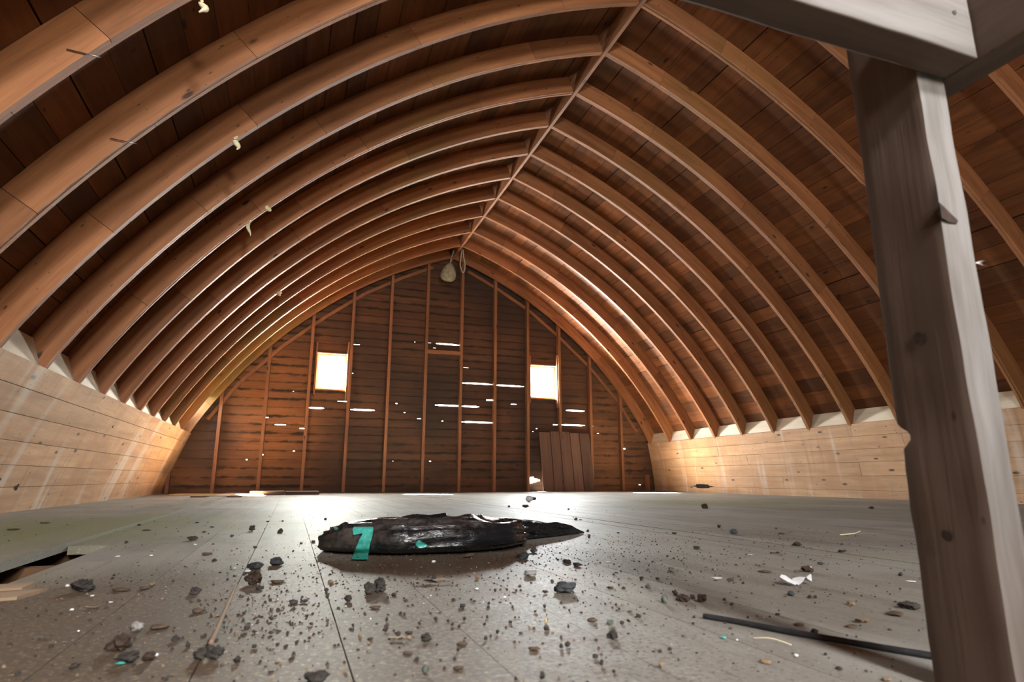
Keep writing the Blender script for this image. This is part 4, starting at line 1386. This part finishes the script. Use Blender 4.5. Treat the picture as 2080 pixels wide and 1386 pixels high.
# ------------------------------------------------------------------ dirt clods, stones, chips
def lump(name, x, y, w, h, mat, seed, rough=.25, lobes=1, sub=3, flat=1.0):
    bm = bmesh.new()
    bmesh.ops.create_icosphere(bm, subdivisions=sub, radius=1)
    sv = Vector((seed * 3.1, seed * 1.7, seed))
    for v in bm.verts:
        p = v.co.copy()
        k = 1 + rough * noise.noise(p * 1.3 + sv) * 1.6 + rough * .6 * noise.noise(p * 3.1 + sv) + rough * .75 * noise.noise(p * 6 + sv) + rough * .4 * noise.noise(p * 13 + sv)
        v.co = p * k
    zs_ = [v.co.z for v in bm.verts]; xs = [v.co.x for v in bm.verts]
    zmin, zmax = min(zs_), max(zs_); xm = (max(xs) - min(xs)) / 2
    d = random.uniform(.65, .95)
    for v in bm.verts:
        v.co.x *= w / 2 / xm
        v.co.y *= w / 2 * d
        z = (v.co.z - zmin) / (zmax - zmin) * h * 1.12 - h * .12
        v.co.z = max(z, .0)
    me = bpy.data.meshes.new(name); bm.to_mesh(me); bm.free()
    for p in me.polygons: p.use_smooth = True
    me.materials.append(mat)
    o = bpy.data.objects.new(name, me); COL.objects.link(o)
    o.location = (x, y, 0.0002)
    o.rotation_euler = (0, 0, random.uniform(-.25, .25))
    return o


KN = {'crumb': ('dirt_crumb', M_CLOD, 'small dark crumb of dried dirt scattered on the grey floorboards', 'crumb', 'small dark dirt crumbs on the floor'),
      'chip': ('bark_chip', M_CHIP, 'thin dark wood chip lying flat on the dusty floor', 'wood chip', 'thin dark wood chips on the floor'),
      'tan': ('wood_chip', M_TAN, 'light tan chip of wood or leaf on the dusty floor', 'wood chip', 'tan chips on the floor'),
      'white': ('paint_flake', M_WHITE, 'tiny white flake on the dusty floor', 'flake', 'white flakes on the floor'),
      'green': ('green_nugget', M_GREEN, 'grey-green nugget lying on the pale floorboards', 'nugget', 'grey-green nuggets on the floor'),
      'teal': ('plastic_bit', M_TEALB, 'small teal plastic bit on the near floor', 'plastic bit', 'teal plastic bits on the floor'),
      'yellow': ('yellow_bit', M_YEL, 'tiny yellow bit above a dark crumb on the near floor', 'bit', None),
      'stone': ('grey_stone', M_STONE, 'small blurred grey pebble right at the near side of the black cord', 'stone', None),
      'clod': ('dirt_clod', M_CLOD, None, 'clod', None)}
for idx, (x, y, w, h, k, lab) in enumerate(DEBRIS):
    nm, mat, glab, cat, grp = KN[k]
    big = w > .02
    if k == 'stone' and ('pale' in lab): mat = M_STONEP
    if k == 'clod' and ('brown' in lab): mat = M_CLODB
    if k == 'chip':
        o = lump(nm, x, y, w, max(.003, min(h, .006)), mat, idx, .3, sub=2)
    elif k == 'tan' and w > .02:
        o = sheet(nm, x, y, w, w * .45, mat, random.uniform(-.3, .3), h * .5, idx)
    elif k == 'white':
        o = lump(nm, x, y, w, h * .6, mat, idx, .35, sub=2)
    else:
        o = lump(nm, x, y, w, h, mat, idx, .42 if k != 'stone' else .24, sub=4 if w > .018 else (3 if w > .009 else 2))
    if lab:
        tag(o, lab, cat, 'larger lumps on the floor' if k in ('clod', 'stone') else grp)
    else:
        tag(o, glab, cat, grp)

# curled knob on the biggest foreground clod
# sawdust, grit and crumbs too fine to count
def grit(name, n, areas, sizes, mat, seed, label):
    rg = random.Random(seed)
    vs = []; fs = []
    for _ in range(n):
        ar = rg.choices(areas, weights=[a[5] for a in areas])[0]
        cx, cy_, rx, ry, mode, _w = ar
        if mode == 'g':
            x = rg.gauss(cx, rx); y = rg.gauss(cy_, ry)
        else:
            x = rg.uniform(cx - rx, cx + rx); y = rg.uniform(cy_ - ry, cy_ + ry)
        if not (-1.5 < x < 5.9 and .35 < y < 9.6): continue
        if -.68 < x < -.52 and .6 < y < 2.44: continue
        if .66 < x < .76 and .43 < y < .54: continue
        s = sizes[0] * (sizes[1] / sizes[0]) ** (rg.random() ** 3)
        a = rg.uniform(0, 6.28); el = rg.uniform(.5, 1.6); hz = rg.uniform(.25, .8)
        i = len(vs)
        c, sn = math.cos(a), math.sin(a)
        base = [(-1, -.6), (.2, -1), (1, -.1), (.3, .9), (-.8, .6)]
        for (bx, by) in base:
            bx *= el * rg.uniform(.7, 1.2) * s * .5; by *= s * .5 * rg.uniform(.7, 1.2)
            vs.append((x + bx * c - by * sn, y + bx * sn + by * c, .0002))
        for (bx, by) in base[::2]:
            bx *= el * .5 * s * .5; by *= s * .3
            vs.append((x + bx * c - by * sn, y + bx * sn + by * c, s * hz * rg.uniform(.7, 1.1)))
        fs += [(i, i+1, i+5), (i+1, i+2, i+6, i+5), (i+2, i+3, i+6), (i+3, i+4, i+7, i+6), (i+4, i, i+5, i+7), (i+5, i+6, i+7)]
    o = mesh_obj(name, vs, fs, mat, smooth=False)
    tag(o, label, 'grit', kind='stuff')


AR = [(-.05, 1.1, .45, .5, 'g', 4), (.75, 1.75, .35, .35, 'g', 3.5), (.35, 1.45, .4, .35, 'g', 2.5), (1.2, 1.4, 1.0, .9, 'u', 5), (.3, 2.5, 1.6, 1.6, 'u', 4), (2.0, 5.0, 3.4, 4.2, 'u', 1.2), (-.02, 1.12, .06, .17, 'g', 1.6)]
grit('fine_dirt', 17000, AR, (.0007, .0062), M_CLOD, 11, 'fine dark dirt and grit strewn over the floorboards')
grit('tan_sawdust', 3500, AR[:4] + AR[6:], (.0008, .006), M_TAN, 12, 'tan sawdust and small wood fragments strewn around the bag and left foreground')
grit('pale_specks', 500, AR[:4], (.0008, .0035), M_WHITE, 13, 'tiny white specks strewn over the near floor')
